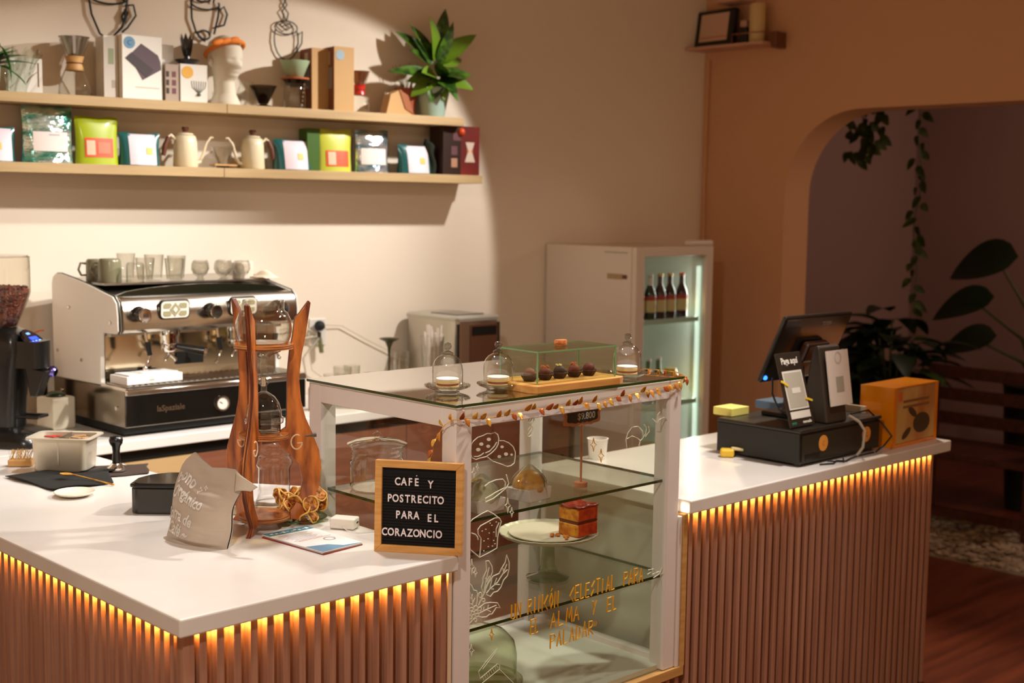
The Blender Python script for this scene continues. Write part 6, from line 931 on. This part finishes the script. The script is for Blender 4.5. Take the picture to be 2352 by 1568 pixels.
for (dx_, dy_, zt, ang, L_, w_) in ((.0, .30, 1.45, .9, .46, .26), (.05, .46, 1.20, .5, .40, .20), (-.05, .04, 1.40, -.6, .44, .30), (.1, -.12, 1.50, -.9, .42, .28), (-.1, .36, .98, .6, .36, .18), (0, -.05, 1.16, -.3, .40, .26)):
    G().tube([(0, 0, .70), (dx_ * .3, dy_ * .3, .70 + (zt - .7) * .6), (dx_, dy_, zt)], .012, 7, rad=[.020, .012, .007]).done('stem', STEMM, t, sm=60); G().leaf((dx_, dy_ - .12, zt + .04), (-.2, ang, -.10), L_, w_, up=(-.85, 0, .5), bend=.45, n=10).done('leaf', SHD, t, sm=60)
DW = mat('dark_red_wood', (84, 38, 22), .5, noise=((4, 30, 30), (58, 24, 14), .35, .65))
t = T('wooden_bench', 'dark reddish wooden bench with arms beyond the arch', 'bench', (5.30, .62, 0)); 
G().bb(0, .5, 0, .85, .40, .44).done('seat', DW, t, bev=.004)
for x in (0, .45):
    for y in (0, .80): G().bb(x, x + .05, y, y + .05, 0, .62 if x == 0 else .86).done('leg', DW, t, bev=.003)
G().bb(0, .5, .80, .85, .60, .64).done('armrest', DW, t, bev=.004); G().bb(0, .5, 0, .05, .60, .64).done('armrest', DW, t, bev=.004)
for z in (.52, .66, .79): G().bb(.46, .49, .05, .80, z, z + .07).done('back_slat', DW, t, bev=.003)
G().bb(.01, .04, .05, .80, .08, .13).done('stretcher', DW, t)
# ---------------------------------------------------------------- things on and in the case
ZTOP = 1.2702 + .02 - .02
ZTOP = .0 + 1.2700 + .0002
def dome(x, y, label, scal, lb, h=.088, r_=.040):
    p = T('glass_plate', 'small clear glass footed plate ' + lb, 'plate', (x, y, ZTOP))
    wob = (lambda i, n: 1 + .035 * math.cos(2 * PI * i / n * 14)) if scal else None
    G().lathe([(0, .002), (.026, .002), (.030, .000), (.032, .004), (.050, .010), (.058, .016), (.0565, .0175), (.048, .013), (.030, .008), (0, .0075)], 84, wob=wob).done('plate_glass', GL, p, sm=60)
    if scal: g = G(); [g.ball((.0565 * math.cos(2 * PI * k / 20), .0565 * math.sin(2 * PI * k / 20), .016), .0042, 8) for k in range(20)]; g.done('beaded_rim', GL, p, sm=60)
    t = T('glass_dome', label, 'cloche', (x, y, ZTOP + .0085))
    G().lathe([(r_, 0), (r_, h * .52), (r_ * .97, h * .66), (r_ * .86, h * .80), (r_ * .66, h * .91), (r_ * .4, h * .975), (r_ * .2, h)], 44).done('dome_glass', GL, t, sm=60)
    G().lathe([(r_ * .34, h * .985), (r_ * .36, h + .004), (r_ * .2, h + .008), (.004, h + .009), (.004, h + .012), (.008, h + .014), (.0105, h + .021), (.008, h + .028), (0, h + .031)], 28).done('knob', thin_glass('knob_glass', (225, 225, 220), (70, 70, 66), 2.2, 1.7), t, sm=60)
    return p, t
SPG = mat('cream_sponge', (236, 206, 140), .8, bump=((300, 300, 300), .3, .002)); ICG = mat('white_icing', (242, 236, 236), .45); JAM = mat('red_brown_filling', (150, 62, 26), .3, coat=.4)
def cake(x, y, label, r_=.0295):
    t = T('layer_cake', label, 'cake', (x, y, ZTOP + .0085)); G().lathe([(0, 0), (r_, 0), (r_, .008), (0, .008)], 36).done('bottom_sponge', SPG, t, sm=40, bev=.0012); G().lathe([(0, .0082), (r_ * .96, .0082), (r_ * .96, .0130), (0, .0130)], 36).done('filling', JAM, t, sm=40); G().lathe([(0, .0132), (r_, .0132), (r_, .022), (0, .022)], 36).done('top_sponge', SPG, t, sm=40, bev=.0012); G().lathe([(0, .0222), (r_, .0222), (r_ * .99, .0262), (0, .0268)], 36).done('icing', ICG, t, sm=40, bev=.001)
dome(.895, .208, 'clear glass cloche nearest the drip tower, on the beaded plate', True, 'with a beaded rim, on the case nearest the drip tower'); cake(.895, .208, 'small white iced layer cake under the cloche nearest the drip tower')
dome(1.025, .155, 'clear glass cloche beside the chocolate board', False, 'beside the chocolate board'); cake(1.025, .155, 'small white iced layer cake under the middle cloche')
dome(1.468, .095, 'clear glass cloche beyond the chocolate board, nearest the fridge', False, 'beyond the chocolate board, nearest the fridge'); cake(1.468, .095, 'small white iced layer cake under the cloche nearest the fridge')
ang = math.radians(-2); t = T('serving_board', 'light wooden serving board carrying the chocolates', 'board', (1.030, .020, ZTOP), ang)
BRD = mat('serving_board_wood', (212, 156, 84), .45, noise=((5, 40, 40), (190, 128, 62), .35, .65)); g = G(); g.prism([(0, .030), (.012, .004), (.32, .008), (.345, .02), (.345, .175), (.33, .19), (.02, .19), (0, .16)], .020); g.done('board_body', BRD, t, bev=.002)
ZB2 = ZTOP + .0202; t = T('glass_cover', 'rectangular glass cover with a wooden handle over the chocolates', 'glass cover', (1.060, .045, ZB2), ang); w, d, h = .292, .145, .082
BXG = thin_glass('cover_glass', (248, 251, 245), (215, 232, 205), 1.0)
for q in ((0, w, 0, .003, 0, h), (0, w, d - .003, d, 0, h)): G().bb(*q).done('glass_side', BXG, t)
for x in (0, w - .003): G().bb(x, x + .003, .003, d - .003, 0, h).done('glass_side', BXG, t)
for x, y in ((0, 0), (w, 0), (0, d), (w, d)): G().box((x + (.0012 if x == 0 else -.0012), y + (.0012 if y == 0 else -.0012), h / 2), (.0034, .0034, h)).done('glass_corner', PEDGE2, t)
g = G(); g.prism([(-.001, -.001), (w + .001, -.001), (w + .001, d + .001), (-.001, d + .001)], .004, z0=h + .0002, mi=0, side=1); g.done('glass_top', [BXG, PEDGE2], t)
g = G(); g.lathe([(0, 0), (.019, 0), (.021, .003), (.021, .013), (.019, .016), (0, .016)], 30, (w * .52, d * .5, h + .0045), sq=.6); g.done('wooden_handle', mat('olive_wood_handle', (206, 128, 70), .45, noise=((60, 60, 200), (168, 90, 40), .4, .6)), t, sm=40)
PC = mat('dark_brown_paper_case', (52, 26, 20), .6); CH = [(1.098, .112, 'chocolate ball dusted with brown powder, nearest the cloche', (118, 62, 36), None), (1.152, .108, 'chocolate ball with orange crumbs, second in the row under the glass cover', (104, 42, 28), (206, 110, 50)), (1.205, .106, 'dark chocolate ball with pale nuts, middle of the five', (56, 26, 22), (226, 206, 140)), (1.258, .102, 'chocolate ball with orange crumbs, fourth in the row under the glass cover', (110, 44, 28), (206, 100, 50)), (1.312, .098, 'smooth reddish chocolate ball, last in the row under the glass cover', (96, 30, 26), None)]
for k, (x, y, l, c1, c2) in enumerate(CH):
    t = T('chocolate_ball', l, 'chocolate', (x, y, ZB2)); G().lathe([(0, .0005), (.014, .0005), (.0235, .016), (.0225, .0165), (.013, .002), (0, .002)], 40, wob=lambda i, n: 1 + .05 * math.cos(i * PI / 2)).done('paper_case', PC, t, sm=30)
    G().ball((0, 0, .018), .0165, 24).done('chocolate', mat('chocolate_%d' % k if False else 'chocolate_' + 'abcde'[k], c1, .7, bump=((500, 500, 500), .4, .001)), t, sm=180)
    if c2: 
        g = G(); random.seed(k); [g.box((random.uniform(-.008, .008), random.uniform(-.008, .008), .0345 + random.uniform(-.001, .003)), (.004, .003, .003), RZ(0)) for q in range(12)]; g.done('crumb_topping', mat('crumbs_' + 'abcde'[k], c2, .6), t)
# garland of gold leaves
t = T('leaf_garland', 'gold and copper leaf garland hung along the top edge of the display case', 'garland', (0, 0, 0)); Yg = .010
FR_ = [(.752, 1.236), (.79, 1.236), (.825, 1.230), (.886, 1.229), (.931, 1.232), (.976, 1.235), (1.023, 1.237), (1.07, 1.230), (1.119, 1.234), (1.168, 1.232), (1.218, 1.236), (1.261, 1.228), (1.304, 1.237), (1.357, 1.240), (1.411, 1.243), (1.467, 1.244), (1.504, 1.248), (1.56, 1.252), (1.615, 1.262), (1.636, 1.268)]
LFT = [(.015, 1.236), (.047, 1.220), (.074, 1.189), (.089, 1.166), (.092, 1.144), (.101, 1.120), (.110, 1.07), (.112, 1.0), (.108, .95), (.12, .925)]
pts = [(.748, y, z) for y, z in LFT][::-1] + [(x, Yg + .003 * math.sin(40 * x), z) for x, z in FR_] + [(1.640, .06, 1.278), (1.625, .13, 1.279), (1.60, .20, 1.278)]
G().tube(pts, .0013, 5).done('garland_stem', GOLD, t, sm=60); random.seed(14)
P_ = [Vector(p) for p in pts]; cum = [0]
for a_, b_ in zip(P_, P_[1:]): cum.append(cum[-1] + (b_ - a_).length)
for k in range(58):
    s_ = (k + .5) / 58 * cum[-1] + random.uniform(-.006, .006); s_ = min(max(s_, .001), cum[-1] - .001); i = max(j for j in range(len(cum) - 1) if cum[j] <= s_); f = (s_ - cum[i]) / (cum[i + 1] - cum[i]); p = P_[i].lerp(P_[i + 1], f); dr_ = (P_[i + 1] - P_[i]).normalized()
    nrm = Vector((-1, 0, 0)) if p.y > .012 and p.x < .8 else Vector((0, -1, 0)); sgn = 1 if random.random() < (.45 if p.x < 1.3 else .2) else -1; dd = (dr_ * random.uniform(.1, .8) + Vector((0, 0, sgn * random.uniform(.6, 1.0))) + nrm * random.uniform(.05, .5))
    G().leaf(p + nrm * .002, dd, random.uniform(.020, .027), .0145, up=nrm, bend=random.uniform(-.2, .2), fold=.25).done('leaf', [GOLD, GOLD, COPPER, mat('dark_gold_leaf', (190, 120, 40), .4, .7)][k % 4] if sgn > 0 else [GOLD, COPPER, GOLD, mat('dark_gold_leaf', (190, 120, 40))][k % 4], t, sm=60, solid=.0004)
g = G(); [g.ball((.781, .0175, 1.262 - .0085 * k), .0032, 8) for k in range(6)]; tag(g.done('pearl_string', mat('pearl_white', (206, 196, 196), .2, coat=.5), sm=60), 'short string of pearls hanging at the near top corner of the display case', 'beads')
# price tag
t = T('price_sign', 'small chalkboard price sign on a rose wooden stand inside the case', 'price sign', (1.318, .125, .9745)); ROSE = mat('rose_wood', (190, 124, 88), .6)
g = G(); pl = []
for k in range(64):
    a = 2 * PI * k / 64; ca, sa = math.cos(a), math.sin(a); rr_ = 1 / max(abs(ca) / .076, abs(sa) / .044); rr_ = (abs(ca / .074) ** 6 + abs(sa / .042) ** 6) ** (-1 / 6) * (1 + .035 * math.cos(a * 14)); pl.append((rr_ * ca, rr_ * sa))
g.prism(pl, .004, TR(0, 0, .215) @ RX(PI / 2), z0=-.002); sg = g.done('scalloped_board', ROSE, t, sm=30)
g = G(); g.prism([(x * .84, y * .80) for x, y in pl], .0012, TR(0, 0, .215) @ RX(PI / 2), z0=.0021); g.done('chalk_panel', mat('chalkboard_black', (24, 22, 20), .8), sg)
CHK = mat('chalk_white', (190, 182, 172), .9); g = G(); g.text('$9.800', .026, upright(.014, -.0036, .190), .0003, .0004); g.text('Pan relleno', .018, upright(0, -.0036, .218), .0003, .0001); g.text('queso', .016, upright(.03, -.0036, .236), .0003, .0001); g.done('chalk_writing', CHK, sg)
G().cyl((0, .0, .008), (0, .0, .175), .0032, n=10).done('post', ROSE, t, sm=60); G().lathe([(0, 0), (.019, 0), (.019, .013), (0, .013)], 28).done('round_foot', ROSE, t, sm=40)
# breads, cake stand, jars in the case
ZS1, ZS2 = .9742, .6942
def bread(x, y, rz, label, cc, film=True):
    t = T('wrapped_bread', label, 'bread', (x, y, ZS1), rz); g = G(); g.prism([(-.042, 0), (.042, 0), (.048, .032), (-.048, .032)], .08, RX(PI / 2), z0=-.04); g.done('paper_tray', mat('white_paper_tray', (222, 214, 214), .6), t, bev=.001)
    G().ball((0, 0, 0), .045, 28, M=TR(0, 0, .035) @ Matrix.Diagonal((1.05, .95, .95, 1))).done('bread_roll', cc, t, sm=180)
    if film: G().grid(lambda u, v: Vector(((.052 + .006 * math.sin(9 * 2 * PI * u)) * math.cos(2 * PI * u) * (1 - v * v * .9), (.050 + .004 * math.sin(7 * 2 * PI * u)) * math.sin(2 * PI * u) * (1 - v * v * .9), .03 + .062 * v)), 36, 8).done('clear_wrap', thin_glass('crackling_film'), t, sm=30)
bread(1.105, .115, .1, 'golden speckled bread roll in a white paper tray on the upper case shelf', mat('golden_crust', (214, 150, 66), .45, noise=((50, 50, 50), (176, 100, 36), .55, .72), coat=.2))
bread(.925, .105, -.1, 'white powdered roll in a white paper tray, nearest the letter board', mat('powdered_crust', (226, 218, 200), .8, noise=((30, 30, 30), (206, 190, 140), .5, .7)))
t = T('yellow_wrapped_sweets', 'yellow and clear wrapped sweets behind the two rolls', 'sweets', (1.0, .24, ZS1)); random.seed(3)
for k in range(5): G().ball((random.uniform(-.05, .05), random.uniform(-.03, .03), .028), .026, 14).done('sweet', mat('pale_yellow_sweet', (214, 196, 120), .5) if k % 2 else mat('amber_sweet', (206, 150, 50), .3), t, sm=180)
t = T('glass_jar', 'wide clear lidded jar at the back of the upper case shelf', 'jar', (.875, .475, ZS1)); G().lathe([(0, .003), (.070, .003), (.074, .010), (.074, .075), (.068, .090), (.072, .098), (.068, .104), (.072, .112), (.072, .120)], 40).done('jar_glass', GL, t, sm=60); G().lathe([(.080, .121), (.082, .124), (.060, .132), (.020, .136), (.006, .138), (.012, .150), (0, .160)], 40).done('jar_lid', GL, t, sm=60)
t = T('white_papers', 'white paper sheets lying flat on the upper shelf at the back of the case', 'paper', (1.02, .36, ZS1 + .0005), .2); G().bb(-.09, .09, -.07, .07, 0, .002).done('sheet', PAPER, t)
t = T('cake_stand', 'footed glass cake stand with a scalloped rim on the lower case shelf', 'cake stand', (1.300, .230, ZS2)); G().lathe([(0, .004), (.060, .001), (.062, .005), (.030, .016), (.020, .04), (.018, .09), (.028, .118), (0, .12)], 48).done('stem', thin_glass('cake_stand_glass', (226, 232, 216), (140, 152, 126), 1.4), t, sm=60)
G().lathe([(0, .1205), (.118, .1225), (.134, .128), (.140, .136), (.1385, .138), (.130, .131), (.1, .126), (0, .1245)], 120, wob=lambda i, n: 1 + .02 * abs(math.cos(2 * PI * i / n * 15))).done('stand_plate', mat('frosted_cake_plate', (206, 200, 176), .35, coat=.2), t, sm=60)
tag(G().lathe([(0, .0), (.112, .001), (.113, .004), (0, .003)], 60, (1.300, .230, ZS2 + .1315)).done('cake_board', mat('white_cake_board', (216, 206, 186), .5), sm=60), 'thin round white board on the glass cake stand', 'board')
t = T('cake_slice', 'tall reddish orange layer cake slice on the round white board', 'cake', (1.345, .165, ZS2 + .1362), math.radians(2)); RED = mat('red_orange_cake', (214, 76, 22), .55, noise=((60, 60, 60), (176, 46, 10), .4, .65), bump=((160, 160, 160), .5, .002)); GLD = mat('golden_cake_cut', (226, 156, 50), .6, noise=((60, 60, 60), (196, 110, 30), .4, .6), bump=((160, 160, 160), .5, .002)); DKF = mat('dark_caramel_filling', (96, 36, 10), .35, coat=.4)
for z0, nm in ((0, 'lower_layer'), (.044, 'upper_layer')):
    g = G(); g.bb(-.042, .042, -.045, .03, z0, z0 + .036); o = g.done(nm, [RED, GLD], t, bev=.004, seg=3)
    for p in o.data.polygons: p.material_index = 1 if p.normal.x < -.9 else 0
G().bb(-.040, .043, -.043, .03, .0355, .0445).done('caramel_filling', DKF, t, bev=.002); g = G(); g.grid(lambda u, v: Vector((-.043 + .086 * u, -.046 + .077 * v, .081 + .004 * math.sin(11 * u + 2) * math.sin(9 * v) + .002)), 14, 12); g.done('caramel_top', mat('red_caramel_top', (140, 30, 10), .3, coat=.4), t, sm=180, solid=.005)
g = G(); random.seed(6); [g.ball((random.uniform(-.085, -.045), random.uniform(-.03, .03), .003), random.uniform(.003, .007), 8, .6) for k in range(14)]; tag_cr = g.done('cake_crumbs', mat('orange_crumbs', (206, 120, 40), .6), t, sm=60)
t = T('cookie_jar', 'glass jar of brown cookies on the lower case shelf behind the branch drawing', 'jar', (.905, .26, ZS2)); G().lathe([(0, .003), (.075, .003), (.078, .01), (.078, .14), (.070, .155)], 36).done('jar_glass', GL, t, sm=60); random.seed(2)
for k in range(7): G().lathe([(0, -.006), (.030, -.005), (.032, 0), (.028, .006), (0, .007)], 20, M=TR(random.uniform(-.03, .03), random.uniform(-.03, .03), .014 + .013 * k) @ RX(random.uniform(-.3, .3))).done('cookie', mat('brown_cookie', (150, 72, 34), .7), t, sm=50)
t = T('cake_cloche', 'large glass cake cloche on the floor of the display case', 'cloche', (1.065, .27, .4325)); G().lathe([(0, .002), (.125, .002), (.130, .012), (.126, .014), (.11, .008), (0, .008)], 60).done('cloche_plate', thin_glass('green_plate_glass', (236, 240, 222), (190, 198, 160), 1.2), t, sm=60); G().lathe([(.112, .012), (.112, .085), (.104, .120), (.080, .145), (.045, .160), (.02, .165)], 60).done('cloche_dome', thin_glass('greenish_dome', (244, 247, 234), (180, 188, 150), 1.2), t, sm=60); G().ball((0, 0, .178), .014, 16).done('knob', GL, t, sm=60)
# repeats of one kind share a group
GR = {'glass_tumbler': 'clear tumblers on the espresso machine', 'stemmed_glass': 'round bowled glasses on the espresso machine', 'coffee_mug': 'mugs on the espresso machine', 'stoneware_cup': 'beige stoneware cups', 'drinking_glass': 'glasses behind the display case',
 'bottle': 'bottles in the drinks fridge', 'drink_carton': 'cartons in the drinks fridge', 'chocolate_ball': 'chocolates under the glass cover', 'glass_dome': 'small glass cloches on the display case', 'layer_cake': 'small cakes under the cloches', 'wall_shelf': 'boards of the two wall shelves',
 'wall_art': 'wire coffee cups on the wall', 'coffee_bag': 'pink labelled coffee bags on the lower shelf', 'foil_pouch': 'foil pouches on the lower shelf', 'lime_pouch': 'lime pouches on the lower shelf', 'gooseneck_kettle': 'gooseneck kettles on the lower shelf', 'tall_brown_box': 'tall kraft boxes on the upper shelf',
 'pour_over_brewer': 'hourglass brewers on the upper shelf', 'wrapped_bread': 'wrapped rolls in the display case', 'hanging_vine': 'vines hanging beyond the arch', 'leafy_bush': 'dark plants beyond the arch', 'potted_plant': 'potted plants on the upper shelf', 'glass_jar': 'clear glass jars'}
for o in S.objects:
    k = o.name.split('.')[0]
    if o.parent is None and k in GR and 'label' in o: o['group'] = GR[k]
    if o.parent is None and k == 'glass_plate' and 'footed' in o['label']: o['group'] = 'footed plates under the cloches'
